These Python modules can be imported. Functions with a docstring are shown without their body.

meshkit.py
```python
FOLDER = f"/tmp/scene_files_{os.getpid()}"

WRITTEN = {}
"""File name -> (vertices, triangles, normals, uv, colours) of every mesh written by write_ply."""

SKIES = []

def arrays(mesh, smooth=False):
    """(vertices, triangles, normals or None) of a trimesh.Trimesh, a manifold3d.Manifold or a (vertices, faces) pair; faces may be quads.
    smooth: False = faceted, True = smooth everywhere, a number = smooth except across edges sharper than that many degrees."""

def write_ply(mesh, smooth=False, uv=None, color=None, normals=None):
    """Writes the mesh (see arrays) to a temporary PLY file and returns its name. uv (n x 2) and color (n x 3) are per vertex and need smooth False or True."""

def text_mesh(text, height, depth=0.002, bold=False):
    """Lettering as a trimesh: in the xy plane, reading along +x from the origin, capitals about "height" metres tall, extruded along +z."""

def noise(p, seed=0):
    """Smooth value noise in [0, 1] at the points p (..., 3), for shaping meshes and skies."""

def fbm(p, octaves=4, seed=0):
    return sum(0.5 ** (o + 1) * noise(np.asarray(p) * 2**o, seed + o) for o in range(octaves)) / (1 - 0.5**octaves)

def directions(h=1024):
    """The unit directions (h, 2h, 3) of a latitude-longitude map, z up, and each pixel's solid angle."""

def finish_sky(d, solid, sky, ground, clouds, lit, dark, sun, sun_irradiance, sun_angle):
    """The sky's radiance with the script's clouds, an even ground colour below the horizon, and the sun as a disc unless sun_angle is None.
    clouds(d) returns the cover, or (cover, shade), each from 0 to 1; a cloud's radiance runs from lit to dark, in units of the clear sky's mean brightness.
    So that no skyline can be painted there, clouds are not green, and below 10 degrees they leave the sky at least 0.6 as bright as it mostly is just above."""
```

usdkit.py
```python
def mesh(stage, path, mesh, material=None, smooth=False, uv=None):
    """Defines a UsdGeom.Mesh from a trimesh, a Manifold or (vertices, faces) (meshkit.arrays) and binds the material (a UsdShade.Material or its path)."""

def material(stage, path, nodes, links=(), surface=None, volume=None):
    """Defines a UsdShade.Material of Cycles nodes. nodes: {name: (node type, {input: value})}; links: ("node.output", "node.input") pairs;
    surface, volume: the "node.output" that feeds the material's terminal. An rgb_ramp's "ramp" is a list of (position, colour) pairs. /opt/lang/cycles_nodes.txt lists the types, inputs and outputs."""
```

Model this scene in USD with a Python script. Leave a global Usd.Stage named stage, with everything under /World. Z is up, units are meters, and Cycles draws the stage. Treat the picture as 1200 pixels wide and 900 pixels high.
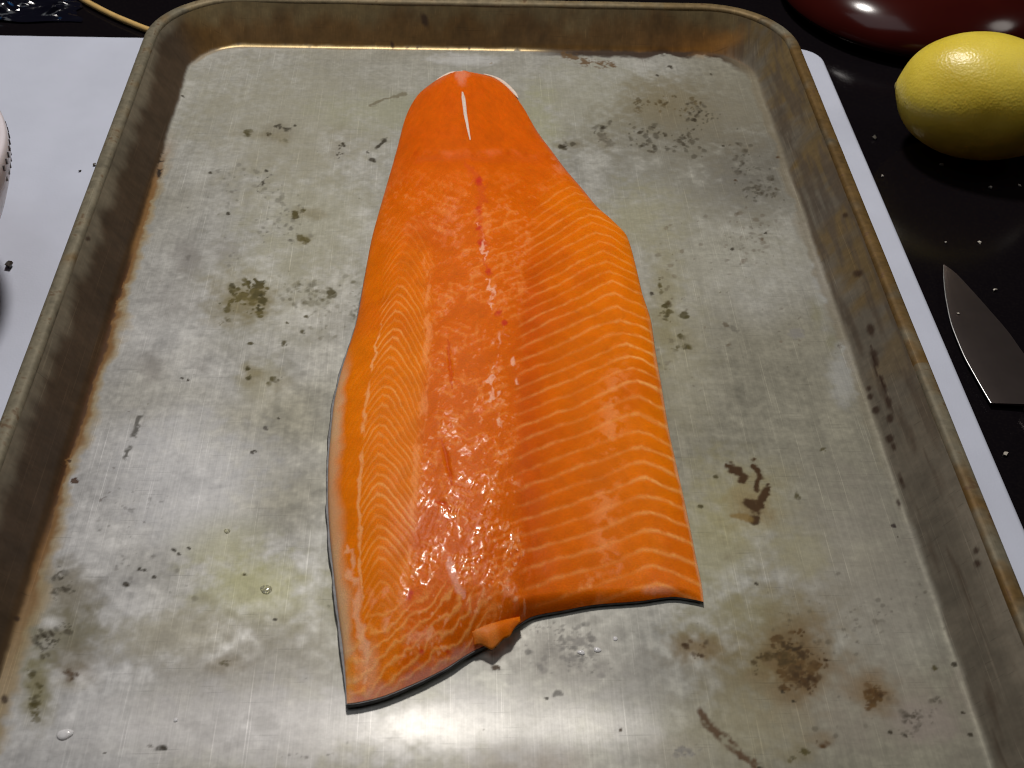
import math
import numpy as np
import trimesh
import shapely
from scipy import ndimage
from scipy.interpolate import CubicSpline, PchipInterpolator
import usdkit
import meshkit
from pxr import Usd, UsdGeom, UsdLux, UsdShade, Gf, Sdf, Vt

stage = Usd.Stage.CreateInMemory()
UsdGeom.SetStageUpAxis(stage, UsdGeom.Tokens.z)
UsdGeom.SetStageMetersPerUnit(stage, 1.0)
UsdGeom.Xform.Define(stage, "/World")
UsdGeom.Scope.Define(stage, "/World/Looks")

# ------------------------------------------------------------------ camera
MM = 0.001
F, PITCH, YAW, ROLL = 1485.44, 0.74843, 0.06466, 0.04788
EYE = np.array([-11.572, -402.745, 327.446])          # millimetres, pan floor centre is the origin
cp, sp = math.cos(PITCH), math.sin(PITCH)
FW = np.array([math.sin(YAW) * cp, math.cos(YAW) * cp, -sp])
_r = np.array([math.cos(YAW), -math.sin(YAW), 0.0])
_u = np.cross(_r, FW)
RT = math.cos(ROLL) * _r + math.sin(ROLL) * _u
UP = -math.sin(ROLL) * _r + math.cos(ROLL) * _u
cam = UsdGeom.Camera.Define(stage, "/World/camera")
m = np.eye(4)
m[0, :3], m[1, :3], m[2, :3], m[3, :3] = RT, UP, -FW, EYE * MM
cam.AddTransformOp().Set(Gf.Matrix4d(m.tolist()))
cam.CreateHorizontalApertureAttr(36.0)
cam.CreateVerticalApertureAttr(27.0)
cam.CreateFocalLengthAttr(36.0 * F / 1200.0)
cam.CreateClippingRangeAttr((0.02, 50.0))
cam.CreateFStopAttr(32.0)
cam.CreateFocusDistanceAttr(0.50)
cam.CreateExposureAttr(0.0)


# ------------------------------------------------------------------ lamps over the counter, and an added overhead fill
def lamp(name, pos, target, w, h, power, color, disk=False):
    pos, target = np.array(pos, float), np.array(target, float)
    d = target - pos
    d /= np.linalg.norm(d)
    z = -d
    x = np.cross([0, 1, 0] if abs(z[1]) < 0.9 else [1, 0, 0], z)
    x /= np.linalg.norm(x)
    y = np.cross(z, x)
    mm = np.eye(4)
    mm[0, :3], mm[1, :3], mm[2, :3], mm[3, :3] = x, y, z, pos
    if disk:
        L = UsdLux.DiskLight.Define(stage, f"/World/{name}")
        L.CreateRadiusAttr(w / 2)
    else:
        L = UsdLux.RectLight.Define(stage, f"/World/{name}")
        L.CreateWidthAttr(w)
        L.CreateHeightAttr(h)
    L.CreateNormalizeAttr(True)
    L.CreateIntensityAttr(power)
    L.CreateColorAttr(Gf.Vec3f(*color))
    L.AddTransformOp().Set(Gf.Matrix4d(mm.tolist()))


lamp("hood_lamp", (-0.06, 0.44, 0.92), (0, -0.05, 0), 0.12, 0.12, 2.65, (1.0, 0.95, 0.90), disk=True)
lamp("side_lamp", (1.25, 0.25, 0.95), (0.15, 0.0, 0), 0.35, 0.35, 0.75, (1.0, 0.95, 0.88), disk=True)
lamp("ceiling_fill", (-0.5, -0.1, 1.9), (0, 0, 0), 1.2, 0.9, 1.7, (0.93, 0.96, 1.0))  # unseen soft fill, added for the room's ambient bounce


# ------------------------------------------------------------------ helpers
def at(px, py, z):
    d = FW + RT * (px - 600) / F - UP * (py - 450) / F
    return EYE + d * ((z - EYE[2]) / d[2])


def chart(X):
    d = np.asarray(X, float) - EYE
    w = d @ FW
    return 600 + F * (d @ RT) / w, 450 - F * (d @ UP) / w


def sstep(a, b, x):
    t = np.clip((x - a) / (b - a), 0, 1)
    return t * t * (3 - 2 * t)


def mix(a, b, t):
    return a * (1 - t[..., None]) + np.asarray(b, float) * t[..., None]


def gnoise(shape, cell, seed, octaves=3, aspect=1.0):
    """Smooth noise in about [-1, 1] on a grid; cell is in grid steps (rows, then columns times aspect)."""
    rng = np.random.default_rng(seed)
    out, amp, tot = np.zeros(shape), 1.0, 0.0
    for o in range(octaves):
        cr, cc = max(cell / 2 ** o, 1.0), max(cell * aspect / 2 ** o, 1.0)
        nr, nc = int(shape[0] / cr) + 4, int(shape[1] / cc) + 4
        a = rng.uniform(-1, 1, (nr, nc))
        r = np.linspace(1, 1 + (shape[0] - 1) / cr, shape[0])
        c = np.linspace(1, 1 + (shape[1] - 1) / cc, shape[1])
        out += amp * ndimage.map_coordinates(a, np.meshgrid(r, c, indexing="ij"), order=3, mode="nearest")
        tot += amp
        amp *= 0.55
    return out / tot * 1.5


def vnormals(v, f):
    n = np.zeros_like(v)
    fn = np.cross(v[f[:, 1]] - v[f[:, 0]], v[f[:, 2]] - v[f[:, 0]])
    for k in range(3):
        for a in range(3):
            n[:, a] += np.bincount(f[:, k], fn[:, a], len(v))
    return n / np.maximum(np.linalg.norm(n, axis=1, keepdims=True), 1e-20)


def put(path, v, f, mat, normals=None, primvars=None, smooth=None):
    """One mesh; v in millimetres."""
    full = "/World/" + path
    if smooth is not None:
        g = usdkit.mesh(stage, full, trimesh.Trimesh(np.asarray(v) * MM, f, process=False), mat, smooth=smooth)
        return g.GetPrim()
    g = usdkit.mesh(stage, full, (np.asarray(v) * MM, np.asarray(f)), mat)
    if normals is not None:
        g.CreateNormalsAttr(Vt.Vec3fArray.FromNumpy(np.asarray(normals, np.float32)))
        g.SetNormalsInterpolation("vertex")
    for k, a in (primvars or {}).items():
        a = np.ascontiguousarray(a, np.float32)
        api = UsdGeom.PrimvarsAPI(g)
        if a.ndim == 2:
            api.CreatePrimvar(k, Sdf.ValueTypeNames.Color3fArray, "vertex").Set(Vt.Vec3fArray.FromNumpy(a))
        else:
            api.CreatePrimvar(k, Sdf.ValueTypeNames.FloatArray, "vertex").Set(Vt.FloatArray.FromNumpy(a))
    return g.GetPrim()


USED = {}


def numbered(name):
    n = USED.get(name, 0)
    USED[name] = n + 1
    return name if n == 0 else f"{name}_{n:03d}"


def tag(prim, label=None, category=None, group=None, kind=None):
    for k, s in (("label", label), ("category", category), ("group", group), ("kind", kind)):
        if s:
            prim.SetCustomDataByKey(k, s)
    return prim


def thing(name, label, category, group=None):
    n = numbered(name)
    p = UsdGeom.Xform.Define(stage, "/World/" + n).GetPrim()
    tag(p, label, category, group)
    return n


def grid_faces(nr, nc, closed=False):
    i, j = np.meshgrid(np.arange(nr - 1), np.arange(nc if closed else nc - 1), indexing="ij")
    a, b = i * nc + j, i * nc + (j + 1) % nc
    c, d = (i + 1) * nc + (j + 1) % nc, (i + 1) * nc + j
    return np.vstack([np.stack([a, b, c], -1).reshape(-1, 3), np.stack([a, c, d], -1).reshape(-1, 3)])


def lathe(profile, n=96, center=(0, 0, 0)):
    """Closed or open surface of revolution about z; profile rows (r, z)."""
    p = np.asarray(profile, float)
    t = np.linspace(0, 2 * np.pi, n, endpoint=False)
    v = np.stack([p[:, :1] * np.cos(t), p[:, :1] * np.sin(t), np.repeat(p[:, 1:], n, 1)], -1).reshape(-1, 3) + center
    return v, grid_faces(len(p), n, True)


def tube(pts, rad, sides=12, flat=1.0, cap=True):
    p = np.asarray(pts, float)
    r = np.broadcast_to(np.asarray(rad, float), (len(p),))
    t = np.gradient(p, axis=0)
    t /= np.linalg.norm(t, axis=1, keepdims=True)
    s = np.cross(t, [0, 0, 1.0])
    s /= np.linalg.norm(s, axis=1, keepdims=True)
    u = np.cross(s, t)
    a = np.linspace(0, 2 * np.pi, sides, endpoint=False)
    v = (p[:, None] + r[:, None, None] * (np.cos(a)[None, :, None] * s[:, None] + flat * np.sin(a)[None, :, None] * u[:, None])).reshape(-1, 3)
    f = grid_faces(len(p), sides, True)
    if cap:
        n = len(v)
        v = np.vstack([v, p[:1], p[-1:]])
        k = np.arange(sides)
        f = np.vstack([f, np.stack([k, np.full(sides, n), (k + 1) % sides], -1),
                       np.stack([(k + 1) % sides + (len(p) - 1) * sides, np.full(sides, n + 1), k + (len(p) - 1) * sides], -1)])
    return v, f


def spline(pts, n, closed=False):
    p = np.asarray(pts, float)
    s = np.r_[0, np.cumsum(np.linalg.norm(np.diff(p, axis=0), axis=1))]
    return PchipInterpolator(s, p)(np.linspace(0, s[-1], n))


def rounded_slab(poly, z0, z1, bevel, steps=4):
    """A slab with rounded top and bottom edges from a convex-ish shapely polygon."""
    rings = []
    for k in range(steps + 1):
        a = math.pi / 2 * k / steps
        rings.append((bevel * (1 - math.sin(a)), z0 + bevel * (1 - math.cos(a))))
    rings = rings + [(i, z1 - (z - z0)) for i, z in rings[::-1]]
    N = int(min(1400, max(160, poly.length / 1.3)))
    base = poly.buffer(-bevel)
    loops = []
    ring = np.array(base.exterior.segmentize(1.0).coords)[:-1]
    s = np.r_[0, np.cumsum(np.linalg.norm(np.diff(np.vstack([ring, ring[:1]]), axis=0), axis=1))]
    ring2 = np.vstack([ring, ring[:1]])
    q = np.linspace(0, s[-1], N, endpoint=False)
    core = np.stack([np.interp(q, s, ring2[:, k]) for k in (0, 1)], -1)
    tan = np.roll(core, -1, 0) - np.roll(core, 1, 0)
    tan /= np.linalg.norm(tan, axis=1, keepdims=True)
    nrm = np.stack([tan[:, 1], -tan[:, 0]], -1)
    if shapely.LinearRing(core).is_ccw is False:
        nrm = -nrm
        core, nrm = core[::-1], nrm[::-1]
    v = [np.c_[core + nrm * (bevel - i), np.full(N, z)] for i, z in rings]
    f = [grid_faces(len(rings), N, True)]
    v = np.vstack(v + [np.r_[core.mean(0), z0][None], np.r_[core.mean(0), z1][None]])
    k = np.arange(N)
    n0 = len(rings) * N
    f += [np.stack([(k + 1) % N, k, np.full(N, n0)], -1), np.stack([k + n0 - N, (k + 1) % N + n0 - N, np.full(N, n0 + 1)], -1)]
    return v, np.vstack(f)


def looks(name, nodes, links, surface="p.BSDF"):
    return usdkit.material(stage, f"/World/Looks/{name}", nodes, links, surface=surface)


def plain(name, color, rough=0.5, metal=0.0, var=0.0, scale=120.0, bump=0.0, bscale=400.0, **extra):
    """A principled material with mottled colour and a little relief."""
    dark = [c * (1 - var) for c in color]
    lite = [min(1.0, c * (1 + var)) for c in color]
    nodes = {"g": ("texture_coordinate", {}),
             "n": ("noise_texture", {"scale": scale, "detail": 4.0, "roughness": 0.6}),
             "r": ("rgb_ramp", {"ramp": [(0.3, dark), (0.7, lite)]}),
             "p": ("principled_bsdf", {"roughness": rough, "metallic": metal, **extra})}
    links = [("g.object", "n.vector"), ("n.fac", "r.fac"), ("r.color", "p.base_color")]
    if bump:
        nodes["n2"] = ("noise_texture", {"scale": bscale, "detail": 3.0})
        nodes["b"] = ("bump", {"strength": bump, "distance": 0.0004})
        links += [("g.object", "n2.vector"), ("n2.fac", "b.height"), ("b.normal", "p.normal")]
    return looks(name, nodes, links)


# ------------------------------------------------------------------ materials
M_counter = looks("black_granite", {
    "g": ("texture_coordinate", {}),
    "n": ("noise_texture", {"scale": 900.0, "detail": 3.0}),
    "r": ("rgb_ramp", {"ramp": [(0.45, (0.0045, 0.0035, 0.0045)), (0.8, (0.007, 0.0055, 0.006))]}),
    "n2": ("noise_texture", {"scale": 14.0, "detail": 5.0, "roughness": 0.65}),
    "rr": ("map_range", {"from_min": 0.35, "from_max": 0.75, "to_min": 0.08, "to_max": 0.22, "clamp": True}),
    "p": ("principled_bsdf", {"specular_ior_level": 0.16})},
    [("g.object", "n.vector"), ("n.fac", "r.fac"), ("r.color", "p.base_color"), ("g.object", "n2.vector"), ("n2.fac", "rr.value"), ("rr.result", "p.roughness")])
M_board = plain("white_plastic", (0.47, 0.495, 0.585), 0.5, var=0.05, scale=24.0, bump=0.12, bscale=900.0)
M_flesh = looks("salmon_flesh", {
    "c": ("attribute", {"attribute": "fleshcolor"}),
    "w": ("attribute", {"attribute": "wet"}),
    "g": ("texture_coordinate", {}),
    "n": ("noise_texture", {"scale": 1300.0, "detail": 3.0, "roughness": 0.6}),
    "b": ("bump", {"strength": 0.22, "distance": 0.0003}),
    "nl": ("noise_texture", {"scale": 2600.0, "detail": 2.0}),
    "ml": ("map_range", {"from_min": 0.3, "from_max": 0.7, "to_min": 0.86, "to_max": 1.12, "clamp": True}),
    "vm": ("vector_math", {"math_type": "scale"}),
    "rr": ("map_range", {"from_min": 0.0, "from_max": 1.0, "to_min": 0.44, "to_max": 0.12, "clamp": True}),
    "sp": ("map_range", {"from_min": 0.15, "from_max": 0.8, "to_min": 0.09, "to_max": 0.75, "clamp": True}),
    "p": ("principled_bsdf", {"subsurface_weight": 0.2, "subsurface_radius": (1.0, 0.25, 0.05), "subsurface_scale": 0.002, "ior": 1.38})},
    [("g.object", "n.vector"), ("n.fac", "b.height"), ("g.object", "nl.vector"), ("nl.fac", "ml.value"), ("c.color", "vm.vector1"), ("ml.result", "vm.scale"), ("vm.vector", "p.base_color"),
     ("w.fac", "rr.value"), ("rr.result", "p.roughness"), ("w.fac", "sp.value"), ("sp.result", "p.specular_ior_level"), ("b.normal", "p.normal")])
M_skin = plain("fish_skin", (0.075, 0.075, 0.08), 0.5, var=0.75, scale=260.0, bump=0.25, bscale=900.0)
M_tendon = plain("pale_tissue", (0.85, 0.62, 0.50), 0.3, var=0.12, scale=500.0, bump=0.2, bscale=1500.0, subsurface_weight=0.2, subsurface_scale=0.002)
M_flap = plain("flap_flesh", (0.80, 0.24, 0.03), 0.22, var=0.18, scale=300.0, bump=0.25, bscale=900.0, subsurface_weight=0.25, subsurface_scale=0.002)


def pan_material(name):
    return looks(name, {
        "c": ("attribute", {"attribute": "pancolor"}),
        "mt": ("attribute", {"attribute": "shine"}),
        "g": ("texture_coordinate", {}),
        "ma": ("mapping", {"scale": (1500.0, 45.0, 200.0)}),
        "na": ("noise_texture", {"scale": 1.0, "detail": 3.0, "roughness": 0.6}),
        "mb": ("mapping", {"scale": (160.0, 420.0, 200.0), "rotation": (0.0, 0.0, 0.3)}),
        "nb": ("noise_texture", {"scale": 1.0, "detail": 3.0, "roughness": 0.6}),
        "ad": ("math", {"math_type": "add"}),
        "ml": ("map_range", {"from_min": 0.7, "from_max": 1.3, "to_min": 0.92, "to_max": 1.08, "clamp": True}),
        "nf": ("noise_texture", {"scale": 650.0, "detail": 5.0, "roughness": 0.7}),
        "mf": ("map_range", {"from_min": 0.3, "from_max": 0.7, "to_min": 0.92, "to_max": 1.07, "clamp": True}),
        "ms": ("mapping", {"scale": (2300.0, 22.0, 200.0), "rotation": (0.0, 0.0, 0.05)}),
        "ns": ("noise_texture", {"scale": 1.0, "detail": 1.0}),
        "rs": ("map_range", {"from_min": 0.66, "from_max": 0.74, "to_min": 1.0, "to_max": 1.30, "clamp": True}),
        "mt2": ("mapping", {"scale": (55.0, 1900.0, 200.0), "rotation": (0.0, 0.0, -0.35)}),
        "nt": ("noise_texture", {"scale": 1.0, "detail": 1.0}),
        "rt": ("map_range", {"from_min": 0.68, "from_max": 0.76, "to_min": 1.0, "to_max": 0.78, "clamp": True}),
        "mu2": ("math", {"math_type": "multiply"}), "mu3": ("math", {"math_type": "multiply"}),
        "mu": ("math", {"math_type": "multiply"}),
        "vm": ("vector_math", {"math_type": "scale"}),
        "b": ("bump", {"strength": 0.25, "distance": 0.0001}),
        "rr": ("map_range", {"from_min": 0.0, "from_max": 1.0, "to_min": 0.62, "to_max": 0.48, "clamp": True}),
        "mm": ("map_range", {"from_min": 0.0, "from_max": 1.0, "to_min": 0.0, "to_max": 0.52, "clamp": True}),
        "p": ("principled_bsdf", {"specular_ior_level": 0.12})},
        [("g.object", "ma.vector"), ("ma.vector", "na.vector"), ("g.object", "mb.vector"), ("mb.vector", "nb.vector"),
         ("na.fac", "ad.value1"), ("nb.fac", "ad.value2"), ("ad.value", "ml.value"), ("ml.result", "mu.value1"), ("mf.result", "mu.value2"), ("g.object", "ms.vector"), ("ms.vector", "ns.vector"), ("ns.fac", "rs.value"), ("g.object", "mt2.vector"), ("mt2.vector", "nt.vector"), ("nt.fac", "rt.value"), ("mu.value", "mu2.value1"), ("rs.result", "mu2.value2"), ("mu2.value", "mu3.value1"), ("rt.result", "mu3.value2"), ("mu3.value", "vm.scale"), ("g.object", "nf.vector"), ("nf.fac", "mf.value"), ("c.color", "vm.vector1"), ("vm.vector", "p.base_color"),
         ("ad.value", "b.height"), ("b.normal", "p.normal"), ("mt.fac", "rr.value"), ("rr.result", "p.roughness"), ("mt.fac", "mm.value"), ("mm.result", "p.metallic")])


M_pan = pan_material("stained_aluminium")
M_lemon = looks("lemon_peel", {
    "g": ("texture_coordinate", {}),
    "n": ("noise_texture", {"scale": 60.0, "detail": 3.0}),
    "r": ("rgb_ramp", {"ramp": [(0.3, (0.64, 0.485, 0.045)), (0.7, (0.75, 0.585, 0.08))]}),
    "v": ("voronoi_texture", {"scale": 800.0, "feature": "smooth_f1", "smoothness": 0.6}),
    "n3": ("noise_texture", {"scale": 420.0, "detail": 2.0}),
    "ad": ("math", {"math_type": "add"}),
    "b": ("bump", {"strength": 0.26, "distance": 0.0005}),
    "p": ("principled_bsdf", {"roughness": 0.36, "subsurface_weight": 0.25, "subsurface_scale": 0.005, "subsurface_radius": (1.0, 0.9, 0.2)})},
    [("g.object", "n.vector"), ("n.fac", "r.fac"), ("r.color", "p.base_color"), ("g.object", "v.vector"), ("g.object", "n3.vector"), ("v.distance", "ad.value1"), ("n3.fac", "ad.value2"),
     ("ad.value", "b.height"), ("b.normal", "p.normal")])
M_stem = plain("lemon_stem", (0.30, 0.24, 0.06), 0.6, var=0.3)
M_steel = plain("knife_steel", (0.32, 0.26, 0.245), 0.28, metal=1.0, var=0.08, scale=60.0, bump=0.05, bscale=1500.0)
M_edge = plain("ground_edge", (0.75, 0.74, 0.74), 0.30, metal=1.0, var=0.04)
M_handle = plain("black_handle", (0.012, 0.012, 0.013), 0.4, var=0.2, bump=0.2)
M_red = plain("dark_red_enamel", (0.032, 0.004, 0.003), 0.16, var=0.12, scale=25.0, specular_ior_level=0.2)
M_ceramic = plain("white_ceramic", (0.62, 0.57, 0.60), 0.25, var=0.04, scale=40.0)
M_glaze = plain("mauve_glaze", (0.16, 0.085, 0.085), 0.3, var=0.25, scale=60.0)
M_body_shade = plain("shaded_ceramic", (0.26, 0.17, 0.17), 0.3, var=0.15, scale=50.0)  # shade on the bowl's lower wall, painted in as mauve
M_dash = plain("dark_glaze", (0.09, 0.08, 0.09), 0.35, var=0.2)
M_cord = plain("gold_cord", (0.55, 0.36, 0.13), 0.40, var=0.1, scale=200.0)
M_wrap = looks("dark_wrap", {
    "g": ("texture_coordinate", {}),
    "n": ("noise_texture", {"scale": 75.0, "detail": 0.0}),
    "r": ("rgb_ramp", {"ramp": [(0.66, (0.004, 0.004, 0.008)), (0.72, (0.02, 0.13, 0.38))]}),  # blue glints painted into the base colour as patches
    "p": ("principled_bsdf", {"roughness": 0.14})},
    [("g.object", "n.vector"), ("n.fac", "r.fac"), ("r.color", "p.base_color")])
M_crumb = plain("white_crumb", (0.42, 0.38, 0.32), 0.5, var=0.1)
M_speck = plain("dark_speck", (0.03, 0.022, 0.015), 0.5, var=0.3)
M_drop = looks("water_drop", {"p": ("principled_bsdf", {"base_color": (0.95, 0.95, 0.93), "roughness": 0.04, "ior": 1.33, "transmission_weight": 0.85})}, [])
M_milky = looks("milky_drop", {"p": ("principled_bsdf", {"base_color": (0.80, 0.79, 0.80), "roughness": 0.12, "ior": 1.33, "transmission_weight": 0.25})}, [])
M_oil = looks("oil_drop", {"p": ("principled_bsdf", {"base_color": (0.97, 0.95, 0.74), "roughness": 0.05, "ior": 1.46, "transmission_weight": 0.8})}, [])

# ------------------------------------------------------------------ setting: black worktop
CZ = -13.0
xs, ys = np.linspace(-900, 900, 61), np.linspace(-560, 900, 51)
gx, gy = np.meshgrid(xs, ys)
v = np.stack([gx, gy, np.full_like(gx, CZ)], -1).reshape(-1, 3)
ft = grid_faces(51, 61)
v2 = v.copy()
v2[:, 2] -= 30
nb = len(v)
edge = np.r_[np.arange(61), np.arange(1, 51) * 61 + 60, 50 * 61 + np.arange(59, -1, -1), np.arange(49, 0, -1) * 61]
en = np.roll(edge, -1)
fs = np.vstack([np.stack([edge, edge + nb, en + nb], -1), np.stack([edge, en + nb, en], -1)])
tag(put("countertop", np.vstack([v, v2]), np.vstack([ft, ft[:, ::-1] + nb, fs]), M_counter), "black polished countertop with faint grain under everything", None, kind="structure")

# ------------------------------------------------------------------ cutting board
poly = shapely.box(-420, -400, 187, 219.5).buffer(-14).buffer(14, quad_segs=16)
v, f = rounded_slab(poly, CZ + 0.3, -1.3, 2.2)
tag(put("cutting_board", v, f, M_board, smooth=35), "large white plastic cutting board with rounded corners under the sheet pan", "cutting board")

# ------------------------------------------------------------------ sheet pan: floor, walls (one height field), rolled rim
pan = thing("sheet_pan", "worn stained aluminium baking sheet with rolled rim holding the salmon", "baking sheet")
HW, HL, R0, YC = 146.0, 222.0, 26.0, -13.8
WALL, RISE = 13.5, 18.7
STEP = 0.46
xs = np.arange(-HW - WALL - 1.5, HW + WALL + 1.5, STEP)
ys = np.arange(-HL - WALL - 1.5, HL + WALL + 1.5, STEP) + YC
X, Y = np.meshgrid(xs, ys)


def sd_round(x, y, hw, hl, r):
    qx, qy = np.abs(x) - hw + r, np.abs(y) - hl + r
    return np.hypot(np.maximum(qx, 0), np.maximum(qy, 0)) + np.minimum(np.maximum(qx, qy), 0) - r


E_ = sd_round(X, Y - YC, HW, HL, R0)                 # outward distance from the floor's edge
wob = gnoise(X.shape, 70, 5, 2) * 0.8
K = 0.85
Z = K * np.logaddexp(0, (E_ + wob * 0.25) * (RISE / WALL) / K)
Z = np.minimum(Z, RISE + 0.6)
Z += gnoise(X.shape, 150, 6, 3) * 0.35 * sstep(4, -20, E_)
Z += gnoise(X.shape, 45, 7, 2) * 0.06
PX, PY = chart(np.stack([X, Y, Z], -1))
SH = X.shape
n1 = gnoise(SH, 90, 11, 5)
n2 = gnoise(SH, 26, 12, 4)
n3 = gnoise(SH, 7, 13, 3)
n4 = gnoise(SH, 3.2, 14, 2)
nl = gnoise(SH, 200, 15, 4)
ny = gnoise(SH, 60, 16, 4, 0.06)                # streaks along y
nx = gnoise(SH, 5, 17, 3, 14)                   # streaks along x
# clean, dull aluminium: grey with faint blotches, cooler on the left, olive towards the right and far end
col = np.ones(SH + (3,)) * np.array([0.298, 0.294, 0.265])
col = mix(col, [0.335, 0.332, 0.335], sstep(560, 60, PX) * 0.8 * sstep(100, 500, PY))
col = mix(col, [0.215, 0.205, 0.16], sstep(0.0, 1.2, nl + sstep(650, 880, PX) * 0.75 + sstep(450, 100, PY) * 0.45))
col *= (1 + 0.09 * n1 + 0.10 * n2 + 0.08 * n3 + 0.07 * n4 + 0.08 * ny + 0.05 * nx)[..., None]
shine = 0.60 + 0.08 * n1 + 0.06 * nl + 0.1 * n2 + 0.08 * n3 - 0.2 * sstep(650, 900, PX)


def seg_dist(px, py, pts):
    best, where = np.full(px.shape, 1e9), np.zeros(px.shape)
    pts = np.asarray(pts, float)
    L = np.r_[0, np.cumsum(np.linalg.norm(np.diff(pts, axis=0), axis=1))]
    for k in range(len(pts) - 1):
        a, b = pts[k], pts[k + 1]
        d = b - a
        t = np.clip(((px - a[0]) * d[0] + (py - a[1]) * d[1]) / (d @ d), 0, 1)
        q = np.hypot(px - a[0] - t * d[0], py - a[1] - t * d[1])
        c = q < best
        best[c] = q[c]
        where[c] = (L[k] + t[c] * np.sqrt(d @ d)) / L[-1]
    return best, where


def stain(cx, cy, rx, ry, color, strength=1.0, speck=0.0, soft=0.6, rot=0.0, dull=0.95):
    """A stain on the metal: an uneven blot, or with speck > 0 a patch of specks (fewer as speck grows)."""
    global col, shine
    x0, x1, y0, y1 = cx - 2.2 * max(rx, ry), cx + 2.2 * max(rx, ry), cy - 2.2 * max(rx, ry), cy + 2.2 * max(rx, ry)
    sel = (PX > x0) & (PX < x1) & (PY > y0) & (PY < y1)
    if not sel.any():
        return
    r, c = np.where(sel)
    box = (slice(r.min(), r.max() + 1), slice(c.min(), c.max() + 1))
    dx, dy = PX[box] - cx, PY[box] - cy
    ca, sa = math.cos(rot), math.sin(rot)
    d = np.hypot((dx * ca + dy * sa) / rx, (-dx * sa + dy * ca) / ry)
    rough = n2[box] * 0.35 + n3[box] * 0.3 if max(rx, ry) > 9 else n3[box] * 0.35
    a = sstep(1 + soft, 1 - soft, d + rough)
    a = a * strength
    col[box] = mix(col[box], color, a)
    shine[box] = shine[box] * (1 - a * dull)


SPECK_RNG = np.random.default_rng(505)


def dot(cx, cy, r, color, strength=0.95):
    """One small burnt speck on the pan's floor, of uneven outline."""
    global col, shine
    c = at(cx, cy, 0)
    i, j = int((c[1] - ys[0]) / STEP), int((c[0] - xs[0]) / STEP)
    k = int(r * 1.6 + 4)
    if i < k or j < k or i > len(ys) - k or j > len(xs) - k:
        return
    box = (slice(i - k, i + k + 1), slice(j - k, j + k + 1))
    e, ang = SPECK_RNG.uniform(0.6, 1.0), SPECK_RNG.uniform(0, 3.14)
    dx, dy = PX[box] - cx, (PY[box] - cy) * 1.25
    p, q = dx * math.cos(ang) + dy * math.sin(ang), (-dx * math.sin(ang) + dy * math.cos(ang)) / e
    a = sstep(1.35, 0.6, np.hypot(p, q) / r + n3[box] * 0.4 + n4[box] * 0.3) * strength
    col[box] = mix(col[box], color, a)
    shine[box] = shine[box] * (1 - a)


def specks(cx, cy, rx, ry, color, strength, thin):
    """A patch of burnt specks that cluster along a few random tracks; thin from 0 (dense) to 1 (sparse)."""
    r_ = SPECK_RNG
    n = int(np.clip(rx * ry * 0.15 * (1.02 - thin) ** 1.5, 5, 480))
    tracks = max(3, n // 9)
    c0 = r_.normal(size=(tracks, 2)) * 0.45
    for k in range(n):
        b = c0[r_.integers(tracks)] + r_.normal(size=2) * 0.14
        if np.hypot(*b) > 1.15:
            continue
        size = 1.2 + 3.9 * r_.random() ** 3.0 * (1.2 - 0.6 * thin)
        tone = r_.uniform(0.7, 1.5)
        dot(cx + b[0] * rx, cy + b[1] * ry, size, [c_ * tone for c_ in color], strength * r_.uniform(0.75, 1.0))


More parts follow.
